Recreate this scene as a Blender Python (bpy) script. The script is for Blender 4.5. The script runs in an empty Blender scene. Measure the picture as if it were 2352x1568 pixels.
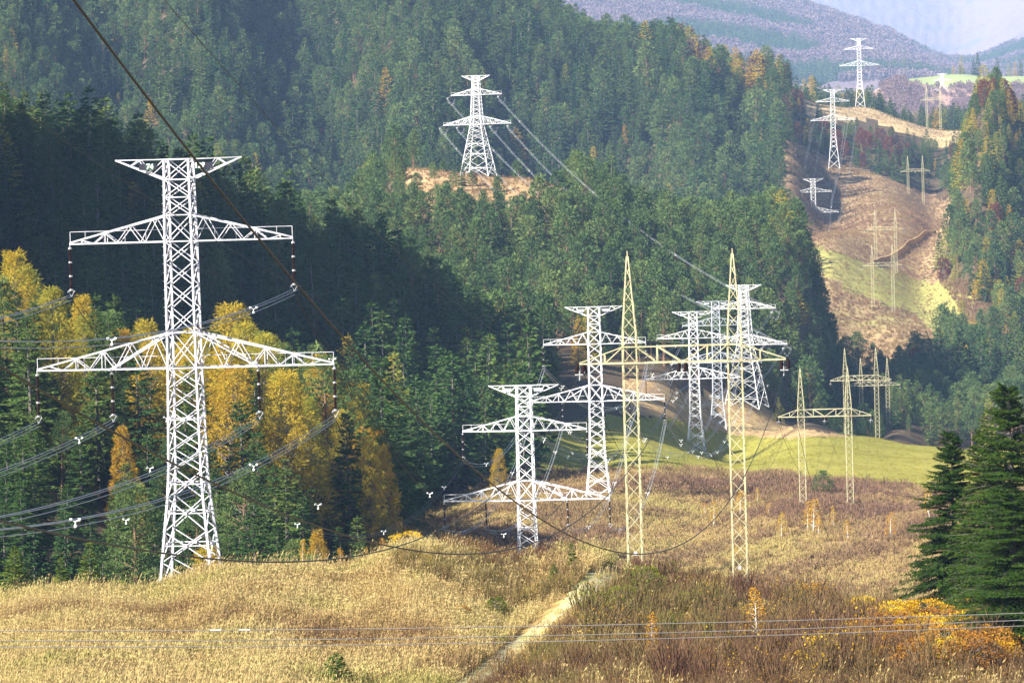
import bpy, math, random
import numpy as np
from mathutils import Vector, Matrix

SC = bpy.context.scene
COL = SC.collection
rng = np.random.default_rng(7)
random.seed(7)

# ------------------------------------------------------------------ camera model
F = 8167.0                      # focal length in units of a 2352 px wide picture (125 mm on 36 mm)
ROLL = 0.028
PITCH = 304 / F
CR, SR = math.cos(ROLL), math.sin(ROLL)
CP, SP = math.cos(PITCH), math.sin(PITCH)


def ray(px, py):
    u = (np.asarray(px, float) - 1176) / F
    v = (784 - np.asarray(py, float)) / F
    a = u * CR + v * SR
    b = -u * SR + v * CR
    y = CP + b * SP
    z = b * CP - SP
    return a / y, z / y


def pt(px, py, D):
    a, t = ray(px, py)
    return Vector((float(a) * D, D, float(t) * D))


def proj(x, y, z):
    x = np.asarray(x, float); y = np.asarray(y, float); z = np.asarray(z, float)
    f = y * CP - z * SP
    b = (y * SP + z * CP) / f
    a = x / f
    u = a * CR - b * SR
    v = a * SR + b * CR
    return 1176 + u * F, 784 - v * F


# ------------------------------------------------------------------ scene helpers
def tag(o, label=None, cat=None, group=None, kind=None):
    if label: o['label'] = label
    if cat: o['category'] = cat
    if group: o['group'] = group
    if kind: o['kind'] = kind
    return o


def empty(name, loc, rz=0.0, **k):
    o = bpy.data.objects.new(name, None)
    o.empty_display_size = 1
    COL.objects.link(o)
    o.location = loc
    o.rotation_euler = (0, 0, rz)
    return tag(o, **k)


def mesh_np(name, verts, quads, mat_idx=None, mats=(), smooth=False):
    """mesh from numpy arrays; quads may repeat no vertex"""
    me = bpy.data.meshes.new(name)
    verts = np.asarray(verts, np.float32); quads = np.asarray(quads, np.int32)
    n = len(quads); k = quads.shape[1]
    me.vertices.add(len(verts)); me.vertices.foreach_set('co', verts.ravel())
    me.loops.add(n * k); me.loops.foreach_set('vertex_index', quads.ravel())
    me.polygons.add(n)
    me.polygons.foreach_set('loop_start', np.arange(0, n * k, k, dtype=np.int32))
    if mat_idx is not None:
        me.polygons.foreach_set('material_index', np.asarray(mat_idx, np.int32))
    me.polygons.foreach_set('use_smooth', np.full(n, smooth))
    for m in mats: me.materials.append(m)
    me.update(calc_edges=True)
    return me


def obj(name, me, parent=None, loc=None, **k):
    o = bpy.data.objects.new(name, me)
    COL.objects.link(o)
    if parent: o.parent = parent
    if loc is not None: o.location = loc
    return tag(o, **k)


class Geo:
    """collects quads"""
    def __init__(s): s.v = []; s.q = []; s.m = []; s.n = 0
    def add(s, v, q, m=0):
        v = np.asarray(v, float); q = np.asarray(q, int)
        s.v.append(v); s.q.append(q + s.n); s.m.append(np.full(len(q), m)); s.n += len(v)
    def beam(s, p, q, w, w2=None, m=0):
        p = np.asarray(p, float); q = np.asarray(q, float)
        w2 = w if w2 is None else w2
        d = q - p; L = np.linalg.norm(d)
        if L < 1e-6: return
        d /= L
        r = np.array([0, 1.0, 0]) if abs(d[1]) < .9 else np.array([1.0, 0, 0])
        a = np.cross(d, r); a /= np.linalg.norm(a); b = np.cross(d, a)
        c = [(1, 1), (-1, 1), (-1, -1), (1, -1)]
        v = [p + (a * i + b * j) * w / 2 for i, j in c] + [q + (a * i + b * j) * w2 / 2 for i, j in c]
        s.add(v, [(0, 1, 5, 4), (1, 2, 6, 5), (2, 3, 7, 6), (3, 0, 4, 7), (3, 2, 1, 0), (4, 5, 6, 7)], m)
    def tube(s, pts, rads, k=6, m=0):
        pts = np.asarray(pts, float); n = len(pts)
        rads = np.broadcast_to(np.asarray(rads, float), (n,))
        t = np.gradient(pts, axis=0); t /= np.linalg.norm(t, axis=1)[:, None] + 1e-12
        up = np.where(np.abs(t[:, 2:3]) > .9, np.array([[1.0, 0, 0]]), np.array([[0, 0, 1.0]]))
        a = np.cross(t, up); a /= np.linalg.norm(a, axis=1)[:, None]; b = np.cross(t, a)
        an = np.arange(k) * 2 * np.pi / k
        v = pts[:, None] + rads[:, None, None] * (a[:, None] * np.cos(an)[None, :, None] + b[:, None] * np.sin(an)[None, :, None])
        i = np.arange(n - 1)[:, None] * k; j = np.arange(k)[None]; j2 = (j + 1) % k
        q = np.stack([i + j, i + j2, i + k + j2, i + k + j], -1).reshape(-1, 4)
        s.add(v.reshape(-1, 3), q, m)
    def leaves(s, P, D, L, W, m=0, r=rng, nrm=None):
        n = len(P)
        D = D / (np.linalg.norm(D, axis=1)[:, None] + 1e-9)
        R = r.normal(size=(n, 3))
        if nrm is not None: R = nrm + R * .45
        S = np.cross(D, R); S /= np.linalg.norm(S, axis=1)[:, None] + 1e-9
        L = np.broadcast_to(L, (n,))[:, None]; W = np.broadcast_to(W, (n,))[:, None]
        v = np.stack([P, P + D * L * .45 + S * W / 2, P + D * L, P + D * L * .45 - S * W / 2], 1).reshape(-1, 3)
        s.add(v, np.arange(n * 4).reshape(-1, 4), m)
    def mesh(s, name, mats, smooth=False):
        return mesh_np(name, np.concatenate(s.v), np.concatenate(s.q), np.concatenate(s.m), mats, smooth)


# ------------------------------------------------------------------ materials
def new_mat(name):
    m = bpy.data.materials.new(name); m.use_nodes = True
    nt = m.node_tree; nt.nodes.clear()
    out = nt.nodes.new('ShaderNodeOutputMaterial')
    return m, nt, out


def N(nt, t, **k):
    n = nt.nodes.new(t)
    for a, b in k.items():
        if a in ('i',):
            for x, y in b.items(): n.inputs[x].default_value = y
        else: setattr(n, a, b)
    return n


def c4(c): return (c[0], c[1], c[2], 1)


def noise(nt, scale, detail=3, rough=.55, coord=None, seed=0.0):
    n = N(nt, 'ShaderNodeTexNoise'); n.noise_dimensions = '3D'
    n.inputs['Scale'].default_value = scale; n.inputs['Detail'].default_value = detail; n.inputs['Roughness'].default_value = rough
    if coord is not None:
        if seed:
            a = N(nt, 'ShaderNodeVectorMath', operation='ADD'); a.inputs[1].default_value = (seed, seed * 1.7, seed * .3)
            nt.links.new(coord, a.inputs[0]); coord = a.outputs[0]
        nt.links.new(coord, n.inputs['Vector'])
    return n.outputs['Fac']


def ramp(nt, fac, stops):
    r = N(nt, 'ShaderNodeValToRGB'); e = r.color_ramp.elements
    while len(e) > 1: e.remove(e[-1])
    e[0].position = stops[0][0]; e[0].color = c4(stops[0][1])
    for p, c in stops[1:]:
        x = e.new(p); x.color = c4(c)
    nt.links.new(fac, r.inputs['Fac'])
    return r.outputs['Color']


def mixc(nt, fac, a, b, mode='MIX'):
    m = N(nt, 'ShaderNodeMix', data_type='RGBA', blend_type=mode)
    for s, v in ((m.inputs['Factor'], fac), (m.inputs['A'], a), (m.inputs['B'], b)):
        if hasattr(v, 'links'): nt.links.new(v, s)
        elif isinstance(v, (int, float)): s.default_value = v
        else: s.default_value = c4(v)
    return m.outputs['Result']


def leaf_mat(name, stops, transl=.2, pm=.6, posscale=0.0, posstops=None, objscale=.5):
    """foliage: colour varies from plant to plant, within the plant, and over the land"""
    m, nt, out = new_mat(name)
    oi = N(nt, 'ShaderNodeObjectInfo'); tc = N(nt, 'ShaderNodeTexCoord')
    nz = noise(nt, objscale, 2, .6, tc.outputs['Object'])
    mx = N(nt, 'ShaderNodeMath', operation='MULTIPLY_ADD'); mx.inputs[1].default_value = .62
    nt.links.new(oi.outputs['Random'], mx.inputs[0])
    m2 = N(nt, 'ShaderNodeMath', operation='MULTIPLY_ADD'); m2.inputs[1].default_value = .7; m2.inputs[2].default_value = -.16
    nt.links.new(nz, m2.inputs[0]); nt.links.new(m2.outputs[0], mx.inputs[2])
    col = ramp(nt, mx.outputs[0], stops)
    if posstops:
        g = N(nt, 'ShaderNodeNewGeometry')
        pz = noise(nt, posscale, 4, .6, g.outputs['Position'])
        col = mixc(nt, pm, col, ramp(nt, pz, posstops))
    d = N(nt, 'ShaderNodeBsdfDiffuse'); t = N(nt, 'ShaderNodeBsdfTranslucent'); mi = N(nt, 'ShaderNodeMixShader')
    mi.inputs[0].default_value = transl
    nt.links.new(col, d.inputs['Color']); nt.links.new(col, t.inputs['Color'])
    nt.links.new(d.outputs[0], mi.inputs[1]); nt.links.new(t.outputs[0], mi.inputs[2])
    nt.links.new(mi.outputs[0], out.inputs['Surface'])
    return m


def ground_mat(name, scales, stops, fine=None, bump=.4, bscale=2.0):
    m, nt, out = new_mat(name)
    g = N(nt, 'ShaderNodeNewGeometry'); P = g.outputs['Position']
    a = noise(nt, scales[0], 5, .62, P)
    col = ramp(nt, a, stops)
    if fine:
        b = noise(nt, scales[1], 4, .65, P, 31.0)
        col = mixc(nt, ramp(nt, b, [(.42, (0, 0, 0)), (.62, (1, 1, 1))]), col, fine)
        # node link for factor colour -> value handled by implicit conversion
    p = N(nt, 'ShaderNodeBsdfPrincipled'); p.inputs['Roughness'].default_value = .95; p.inputs['Specular IOR Level'].default_value = .1
    nt.links.new(col, p.inputs['Base Color'])
    bn = N(nt, 'ShaderNodeBump'); bn.inputs['Strength'].default_value = bump; bn.inputs['Distance'].default_value = bscale
    nt.links.new(noise(nt, scales[1], 6, .7, P), bn.inputs['Height']); nt.links.new(bn.outputs[0], p.inputs['Normal'])
    nt.links.new(p.outputs[0], out.inputs['Surface'])
    return m


def plain_mat(name, c1, c2, scale=3.0, rough=.6, metal=0.0, lo=.4, hi=.65, spec=.4):
    m, nt, out = new_mat(name)
    tc = N(nt, 'ShaderNodeTexCoord')
    col = ramp(nt, noise(nt, scale, 5, .65, tc.outputs['Object']), [(lo, c1), (hi, c2)])
    p = N(nt, 'ShaderNodeBsdfPrincipled'); p.inputs['Roughness'].default_value = rough; p.inputs['Metallic'].default_value = metal
    p.inputs['Specular IOR Level'].default_value = spec
    nt.links.new(col, p.inputs['Base Color']); nt.links.new(p.outputs[0], out.inputs['Surface'])
    return m


M = {}
M['white_dimmed'] = plain_mat('shade_dimmed_white_paint', (.33, .34, .40), (.52, .52, .58), .9, .55, 0, .34, .5)  # white toned bluish, the large pylon's shading put into its colour
M['white'] = plain_mat('white_paint', (.48, .48, .52), (.75, .75, .77), .9, .5, 0, .34, .5)
M['grey_paint'] = plain_mat('galvanised_steel', (.36, .39, .46), (.46, .48, .53), 1.2, .5)
M['far_paint'] = plain_mat('dark_grey_paint', (.10, .11, .13), (.16, .17, .19), 1.2, .6)
M['yellow'] = plain_mat('weathered_yellow_paint', (.43, .41, .25), (.25, .13, .07), .9, .6, 0, .5, .76)
M['rust'] = plain_mat('rusty_plate', (.28, .08, .03), (.38, .15, .05), 2.0, .8)
M['porcelain'] = plain_mat('brown_porcelain', (.012, .006, .006), (.022, .010, .009), 5, .7, 0, .4, .6, .08)
M['fitting'] = plain_mat('zinc_fitting', (.36, .37, .40), (.46, .47, .49), 4, .5, .2)
M['wire_dark'] = plain_mat('black_and_shaded_cable', (.004, .004, .005), (.010, .010, .011), 3, .6)  # black cables; also conductors given their shade by a dark colour
M['wire_light'] = plain_mat('sunlit_aluminium_cable', (.34, .36, .40), (.44, .46, .50), 3, .5)  # conductors brightened in colour to read as sunlit
M['wire_grey'] = plain_mat('grey_cable', (.13, .13, .14), (.18, .18, .19), 3, .6)
M['sign'] = plain_mat('sign_plate', (.012, .014, .03), (.02, .022, .04), 2, .5)
M['sign_green'] = plain_mat('sign_plate_green', (.01, .06, .03), (.015, .075, .04), 2, .5)
M['digit'] = plain_mat('sign_digits', (.80, .82, .82), (.84, .85, .85), 2, .5)
M['bark'] = plain_mat('grey_bark', (.10, .085, .075), (.18, .16, .145), 2.5, .9, 0, .35, .7, .1)
M['bark_pine'] = plain_mat('reddish_bark', (.14, .08, .05), (.23, .13, .08), 2.5, .9, 0, .35, .7, .1)
M['bark_birch'] = plain_mat('white_bark', (.62, .60, .56), (.42, .38, .34), 3.0, .8, 0, .45, .75, .1)
M['bare'] = plain_mat('bare_grey_twigs', (.20, .18, .17), (.30, .28, .27), 3.0, .9, 0, .35, .7, .1)
M['concrete'] = plain_mat('concrete_footing', (.32, .30, .28), (.42, .40, .38), 2.0, .9, 0, .35, .7, .1)

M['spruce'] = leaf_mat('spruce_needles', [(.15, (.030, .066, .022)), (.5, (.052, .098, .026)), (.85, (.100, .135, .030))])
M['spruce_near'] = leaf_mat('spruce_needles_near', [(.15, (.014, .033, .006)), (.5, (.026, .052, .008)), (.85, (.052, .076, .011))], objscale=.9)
M['spruce_young'] = leaf_mat('bright_spruce_needles', [(.15, (.055, .095, .018)), (.5, (.085, .135, .022)), (.85, (.12, .16, .03))])
M['pine'] = leaf_mat('pine_needles', [(.15, (.056, .100, .036)), (.5, (.090, .142, .046)), (.85, (.140, .182, .055))])
M['larch'] = leaf_mat('larch_needles', [(.12, (.44, .25, .025)), (.45, (.45, .34, .035)), (.75, (.27, .28, .045))], .4)
M['beech'] = leaf_mat('beech_leaves', [(.15, (.13, .045, .030)), (.6, (.17, .060, .040)), (.9, (.15, .075, .045))], .3)
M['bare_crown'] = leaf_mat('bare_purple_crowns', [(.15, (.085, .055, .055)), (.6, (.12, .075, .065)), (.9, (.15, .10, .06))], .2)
M['far_crown'] = leaf_mat('far_mauve_crowns', [(.15, (.17, .12, .14)), (.6, (.21, .15, .16)), (.9, (.24, .17, .14))], .2)  # crowns lightened in colour to add to the far haze
M['birch'] = leaf_mat('birch_leaves', [(.1, (.46, .21, .02)), (.5, (.56, .32, .025)), (.9, (.50, .36, .04))], .4)
M['yellow_leaf'] = leaf_mat('yellow_bush_leaves', [(.1, (.40, .20, .015)), (.45, (.58, .36, .02)), (.9, (.62, .44, .03))], .35, objscale=1.2)
M['rust_leaf'] = leaf_mat('rusty_bush_leaves', [(.1, (.26, .11, .025)), (.5, (.36, .17, .03)), (.9, (.46, .26, .03))], .35, objscale=1.2)
M['green_leaf'] = leaf_mat('green_bush_leaves', [(.1, (.10, .13, .02)), (.5, (.15, .18, .025)), (.9, (.20, .21, .03))], .35, objscale=1.2)
M['twig'] = leaf_mat('brown_twigs', [(.1, (.080, .042, .028)), (.5, (.125, .080, .045)), (.9, (.18, .11, .055))], .1, .6, .035,
                     [(.38, (.095, .045, .035)), (.5, (.13, .085, .045)), (.63, (.155, .145, .04))])
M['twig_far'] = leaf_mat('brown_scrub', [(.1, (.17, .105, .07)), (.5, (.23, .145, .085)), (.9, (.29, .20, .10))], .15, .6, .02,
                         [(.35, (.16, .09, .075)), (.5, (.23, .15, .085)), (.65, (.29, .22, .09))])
M['grass'] = leaf_mat('dry_grass', [(.1, (.28, .19, .075)), (.5, (.40, .29, .12)), (.9, (.50, .39, .18))], .3, .65, .075,
                      [(.33, (.17, .095, .055)), (.43, (.38, .28, .12)), (.50, (.47, .375, .18)), (.58, (.41, .355, .14)), (.67, (.23, .24, .06))])
M['grass_scrub'] = leaf_mat('pale_scrub_grass', [(.1, (.26, .18, .085)), (.5, (.36, .27, .115)), (.9, (.46, .37, .16))], .3, .6, .02,
                            [(.35, (.22, .135, .08)), (.5, (.35, .255, .11)), (.65, (.38, .33, .11))])
M['meadow_grass'] = leaf_mat('meadow_grass', [(.1, (.19, .18, .032)), (.5, (.235, .21, .04)), (.9, (.28, .24, .05))], .3)

G = {}
G['grassy_hill'] = ground_mat('grassy_hill', (.05, .7), [(.3, (.22, .14, .05)), (.5, (.34, .24, .08)), (.7, (.28, .25, .07))], (.16, .10, .045))
G['scrubland'] = ground_mat('scrubland', (.02, .3), [(.32, (.17, .10, .07)), (.5, (.28, .19, .09)), (.66, (.30, .26, .09))], (.13, .075, .05))
G['meadow'] = ground_mat('meadow', (.012, .5), [(.3, (.19, .185, .032)), (.5, (.24, .22, .04)), (.7, (.28, .235, .055))], (.18, .175, .032), .15, .5)
G['dry_bank'] = ground_mat('dry_bank', (.03, .4), [(.35, (.25, .155, .085)), (.5, (.37, .26, .12)), (.65, (.42, .31, .14))], (.24, .15, .08))
G['knoll'] = ground_mat('knoll', (.03, .25), [(.35, (.27, .165, .085)), (.5, (.36, .23, .115)), (.65, (.38, .27, .13))], (.22, .15, .075))
G['brown_hillside'] = ground_mat('brown_hillside', (.012, .16), [(.35, (.22, .145, .085)), (.5, (.29, .205, .105)), (.64, (.31, .235, .11)), (.72, (.26, .24, .085))], (.18, .115, .07), .7, 3)
G['green_hillside'] = ground_mat('green_hillside', (.012, .2), [(.35, (.26, .22, .075)), (.5, (.25, .25, .07)), (.65, (.30, .27, .09))], (.19, .17, .06), .6, 2)
G['ridge'] = ground_mat('ridge', (.01, .12), [(.35, (.40, .29, .15)), (.6, (.46, .35, .18))], (.36, .25, .13))
G['field'] = ground_mat('field', (.006, .06), [(.35, (.20, .25, .10)), (.6, (.24, .28, .11))], (.22, .25, .10), .1, 1)
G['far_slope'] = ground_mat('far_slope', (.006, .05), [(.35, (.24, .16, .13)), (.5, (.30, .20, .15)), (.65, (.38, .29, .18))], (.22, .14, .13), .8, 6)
G['mountain'] = ground_mat('mountain', (.004, .03), [(.35, (.16, .12, .14)), (.5, (.20, .15, .16)), (.65, (.12, .13, .12))], (.19, .14, .15), 1.0, 12)  # far ground also lightened in colour, helping the haze
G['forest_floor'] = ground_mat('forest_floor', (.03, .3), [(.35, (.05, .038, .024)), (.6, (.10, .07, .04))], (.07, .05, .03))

# ------------------------------------------------------------------ terrain
CPT = []                                        # control points: (px, z, D)


def cz(px, z, D): CPT.append((px, z, D))


def cy(px, py, D, h=0.0):
    a, t = ray(px, py); cz(px, float(t) * D - h, D)


for px, py in ((-600, 1640), (0, 1640), (600, 1640), (1176, 1640), (1700, 1590), (2050, 1560), (2352, 1545), (2900, 1540)): cy(px, py, 230)
for px, py in ((0, 1568), (1000, 1560)): cy(px, py, 262)
for px, py in ((1500, 1545), (1800, 1520), (2100, 1490), (2352, 1475)): cy(px, py, 255)
for px, py in ((-600, 1490), (0, 1455), (400, 1435), (800, 1415), (1176, 1395), (1500, 1390), (1700, 1410), (1900, 1425), (2150, 1440), (2352, 1440), (2900, 1430)): cy(px, py + 14, 300)
for a in ((-600, 1440, 330), (0, 1368, 338), (200, 1350, 345), (440, 1331, 352), (700, 1312, 352), (900, 1290, 350), (1100, 1275, 348), (1300, 1280, 343),
          (1440, 1302, 332), (1600, 1335, 330), (1702, 1358, 328), (1850, 1400, 322), (2050, 1430, 318), (2352, 1435, 315), (2900, 1430, 315)): cy(a[0], a[1] + 17, a[2])
for px, z in ((-600, -46), (0, -49), (440, -52), (900, -55), (1300, -55), (1700, -56), (2352, -54), (2900, -50)): cz(px, z, 392)
for px, z in ((-600, -54), (0, -60), (440, -63), (900, -67), (1300, -67), (1800, -66), (2352, -63), (2900, -58)): cz(px, z, 455)
# near forest belt on the left
for px, z in ((-600, -42), (0, -52), (400, -57), (800, -65), (1000, -68)): cz(px, z, 540)
for px, z in ((-600, -26), (0, -36), (150, -38), (440, -46), (640, -48), (780, -52), (900, -57), (1000, -62)): cz(px, z, 645)
for px, z in ((-600, -44), (0, -52), (440, -60), (800, -68), (1000, -68)): cz(px, z, 730)
for px, z in ((-250, -36),(-120, -44), (0, -50), (400, -60), (800, -68), (1000, -66), (1200, -64)): cz(px, z, 800)
# valley floor
for px, z, D in ((1300, -70, 560), (1800, -69, 560), (2300, -66, 560), (2900, -60, 560), (1200, -71, 640), (1500, -69.5, 640), (1900, -67, 640), (2300, -63, 640), (2900, -58, 640),
                 (1000, -63, 700), (1100, -65, 700)): cz(px, z, D)
for a in ((1372, 1141, 778), (1150, 1192, 740), (1600, 1196, 740), (1850, 1167, 733), (2150, 1172, 720), (2500, 1180, 720), (1300, 1082, 860), (1500, 1080, 850),
          (1850, 1102, 830), (2150, 1127, 810), (1595, 1026, 1090), (1300, 1003, 960), (1850, 1012, 1010), (2000, 1022, 1010), (2170, 1034, 1000), (2500, 1040, 1000), (1245, 990, 940),
          (1640, 976, 1195), (1712, 932, 1230), (1560, 908, 1180), (1480, 893, 1160), (1800, 987, 1150), (1900, 1002, 1170), (2015, 1015, 1120)): cy(*a)
for px, z, D in ((1990, -86, 1215), (2100, -89, 1215), (2000, -90, 1310), (2250, -90, 1250), (2700, -80, 1250), (1850, -76, 1220)): cz(px, z, D)
# shaded spur on the left and the hill left of the picture that shades it
for a in ((0, 215, 1080, 24), (200, 265, 1075, 24), (400, 335, 1070, 24), (560, 400, 1065, 24), (700, 470, 1055, 24), (800, 505, 1050, 24), (930, 565, 1040, 24), (1050, 650, 1090, 24), (1240, 725, 1130, 22)): cy(*a)
for px, z, D in ((1330, -61, 985), (1180, -60, 950), (1000, -58, 930), (600, -44, 930), (200, -22, 930), (-100, -2, 930), (-590, 108, 858), (-522, 122, 890), (-431, 108, 940), (-366, 76, 980), (-308, 50, 1018), (-262, 34, 1050), (-900, 110, 900), (-900, 80, 1000), (-40, -26, 930), (-40, 4, 1020), (-80, -38, 855), (-600, 4, 775), (-900, 8, 790), (-500, 24, 1100), (-900, 36, 1120), (-600, -10, 760)): cz(px, z, D)
for px, z, D in ((-600, 25, 1300), (0, 12, 1200), (500, -22, 1200), (850, -42, 1180), (1100, -50, 1150), (1250, -54, 1150), (1400, -58, 1140)): cz(px, z, D)
# knoll under the far left pylon and the pine slope to its right
for a in ((920, 407, 1545), (1060, 399, 1525), (1095, 402, 1512), (1180, 412, 1510), (1290, 437, 1485), (1000, 482, 1445), (1150, 502, 1430), (1290, 492, 1420)): cy(*a)
for a in ((1430, 400, 1450, 22), (1560, 440, 1420, 22), (1700, 480, 1390, 22), (1828, 505, 1365, 22), (1860, 575, 1340, 20)): cy(*a)
for px, z, D in ((820, -12, 1500), (700, -14, 1450), (1000, -46, 1280), (1200, -48, 1270), (1400, -46, 1260), (1600, -56, 1250), (1750, -66, 1270), (1890, -80, 1340), (1930, -86, 1380), (1830, -74, 1290),
                 (1550, -33, 1340), (1300, -20, 1360)): cz(px, z, D)
for px, z, D in ((-600, 0, 1700), (0, -5, 1600), (500, -25, 1650), (1100, -32, 1700), (1500, -48, 1650), (1750, -56, 1650)): cz(px, z, D)
# mountain with the conifer forest
for px, z in ((-600, 15), (0, 8), (600, -12), (1100, -28), (1500, -36), (1760, -30)): cz(px, z, 2060)
for a in ((1852, 188, 2480, 24), (1800, 152, 2490, 24), (1640, 112, 2510, 24), (1500, 92, 2520, 24), (1300, 48, 2540, 24), (1180, -2, 2560, 24), (900, -100, 2600, 24), (450, -190, 2640, 24), (0, -240, 2660, 24), (-700, -240, 2660, 24)): cy(*a)
for px, z, D in ((-300, 40, 2280), (300, 30, 2270), (800, 5, 2260), (1200, -8, 2260), (1500, -6, 2240), (1700, -6, 2200), (1775, 2, 2230), (1740, 22, 2360)): cz(px, z, D)
for px, z in ((0, 210), (600, 190), (1180, 125), (1500, 80), (1750, 58)): cz(px, z, 2900)
# hillsides on the right
for a in ((1870, 782, 1640), (2150, 782, 1650), (1880, 692, 1720), (2030, 709, 1716), (1880, 592, 1800), (2150, 652, 1800), (2035, 619, 1830), (1862, 562, 1900), (2130, 642, 1870),
          (2180, 527, 2050), (2080, 540, 1960), (2120, 575, 1930), (2060, 500, 2080), (2120, 500, 2100), (2100, 600, 1880), (2060, 560, 1930), (2150, 560, 1960), (2000, 502, 2080), (1862, 482, 2150), (1852, 366, 2320), (1915, 384, 2400), (2000, 406, 2380), (2100, 447, 2360), (2185, 472, 2350), (1792, 342, 2260), (1790, 470, 2110), (1800, 400, 2190)): cy(*a)
for px, z, D in ((2000, -88, 1400), (2000, -82, 1600), (2250, -86, 1450)): cz(px, z, D)
for a in ((1850, 335, 2480), (2000, 352, 2480), (2150, 402, 2450), (1842, 224, 2590), (1900, 229, 2640), (1990, 247, 2700), (2100, 276, 2700), (2220, 303, 2650)): cy(*a)
for px, z, D in ((1900, 50, 2850), (2100, 40, 2850), (1880, 73, 2960), (2000, 70, 2960), (2130, 48, 2960), (2000, 62, 3200), (2200, 55, 3100)): cz(px, z, D)
for a in ((2210, 292, 1960, 20), (2235, 245, 2010, 20), (2352, 217, 2010, 20), (2800, 200, 2010, 20), (2200, 500, 2000), (2200, 692, 1720), (2262, 722, 1680), (2325, 832, 1560), (2352, 802, 1600), (2600, 800, 1600), (2352, 560, 1800)): cy(*a)
for px, z, D in ((2352, 30, 2200), (2250, 25, 2250), (2230, 30, 2450)): cz(px, z, D)
# far field hill
for a in ((2060, 200, 4300), (2150, 173, 4500), (2352, 172, 4500), (2700, 172, 4500), (2072, 187, 4450), (2060, 207, 4150), (2250, 262, 3650), (2352, 262, 3550), (2300, 240, 3800), (2250, 226, 4000), (2352, 222, 4000), (2200, 198, 4280), (2352, 197, 4250), (2280, 197, 4250), (2250, 173, 4500), (2220, 292, 3400), (2150, 272, 3600), (2166, 248, 4200)): cy(*a)
for px, z, D in ((2000, 90, 4000), (2150, 140, 4800), (2352, 140, 4800), (1900, 95, 3800)): cz(px, z, D)
# far mountains
for a in ((1765, -2, 10100), (1871, 20, 10000), (1972, 56, 9800), (2073, 91, 9600), (2124, 121, 9500), (2154, 143, 9300), (1500, -60, 10200), (1100, -120, 10400), (0, -100, 10100), (-700, -100, 10100),
          (1870, 192, 7000), (1500, 120, 7000), (1000, 120, 7000), (2100, 190, 7000), (2250, 147, 11400), (2300, 112, 11300), (2352, 86, 11100), (2700, -20, 11100), (2200, 166, 11400), (2352, 168, 8600), (2050, 150, 12400), (2250, 140, 13300), (1900, 140, 13000)): cy(*a)
for px in (-700, 300, 1000, 1500, 1900, 2150, 2352, 2800): cy(px, -60 - 18 * math.sin(px * .011), 16000)
for px in (-700, 1000, 2352, 2800): cy(px, -40, 17000)

K2 = .015
cp = np.array(CPT)
cu = (cp[:, 0] - 1176) / F * 8.0
cv = np.log(cp[:, 2])
ct = cp[:, 1] / cp[:, 2]
K = np.sqrt((cu[:, None] - cu[None]) ** 2 + (cv[:, None] - cv[None]) ** 2 + K2)
n = len(cp)
A_ = np.zeros((n + 1, n + 1)); A_[:n, :n] = K - np.eye(n) * 4e-4; A_[n, :n] = 1; A_[:n, n] = 1
W_ = np.linalg.solve(A_, np.append(ct, 0))

NA, NY = 620, 700
YOFF = 250.0
AMAX = 0.235
GA = np.linspace(-AMAX, AMAX, NA)
Y0, Y1_ = 5.0, 17200.0
GL = np.linspace(math.log(Y0 + 60), math.log(Y1_ + 60), NY)
GY = np.exp(GL) - 60


def z_raw(x, y):
    ye = np.maximum(y, 150.0)
    u = np.clip(x / ye * 8.0, -2.1, 2.1); v = np.log(ye)
    out = np.zeros(x.shape)
    fx, fu, fv = out.ravel(), u.ravel(), v.ravel()
    for s in range(0, len(fx), 20000):
        e = slice(s, s + 20000)
        k = np.sqrt((fu[e, None] - cu[None]) ** 2 + (fv[e, None] - cv[None]) ** 2 + K2)
        fx[e] = k @ W_[:-1] + W_[-1]
    z = out * ye
    zn = -1.9 - 0.168 * y
    w = np.clip((y - 140) / 85, 0, 1); w = w * w * (3 - 2 * w)
    z = zn * (1 - w) + z * w
    am = np.clip(y / 900, .06, 1.1) * w                       # natural unevenness
    z = z + am * np.where(y < 440, .35, 1) * (.55 * np.sin(x * .11 + 1.3 * np.sin(y * .07)) * np.sin(y * .09 + x * .03) + .8 * np.sin(x * .031 + y * .017) * np.sin(y * .037 - x * .012 + 2)) * np.where(y > 5500, 5, 1)
    return z


AX, YY = np.meshgrid(GA, GY)                       # rows = distance
XX = AX * (YY + YOFF)
ZZ = z_raw(XX, YY)


def zq(x, y):
    """height of the built terrain"""
    x = np.asarray(x, float); y = np.asarray(y, float)
    fa = np.clip((x / (y + YOFF) + AMAX) / (2 * AMAX) * (NA - 1), 0, NA - 1.001)
    fl = np.clip((np.log(np.maximum(y, Y0) + 60) - GL[0]) / (GL[-1] - GL[0]) * (NY - 1), 0, NY - 1.001)
    i = fl.astype(int); j = fa.astype(int); p = fl - i; q = fa - j
    return (ZZ[i, j] * (1 - p) * (1 - q) + ZZ[i + 1, j] * p * (1 - q) + ZZ[i, j + 1] * (1 - p) * q + ZZ[i + 1, j + 1] * p * q)


RD = np.exp(np.linspace(math.log(150), math.log(16500), 1000))


def hit(px, py, lift=0.0, dmin=200):
    """where the sight line through a picture point meets the ground (raised by lift)"""
    a, t = ray(px, py)
    d = RD[RD >= dmin]
    g = zq(a * d, d) + lift - t * d
    k = np.argmax(g > 0)
    if g[k] <= 0: k = len(d) - 1
    D = d[k]
    x = float(a * D)
    return Vector((x, float(D), float(zq(x, D))))


def visible(x, y, z, h):
    """is the top of something of height h standing there above the ground in front of it"""
    best = np.full(x.shape, -9.0)
    for f in np.linspace(.12, .985, 46):
        yy = y * f; xx = x * f
        best = np.maximum(best, np.where(yy > 150, zq(xx, yy) / np.maximum(yy, 1), -9))
    return (z + h) / y > best


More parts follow.
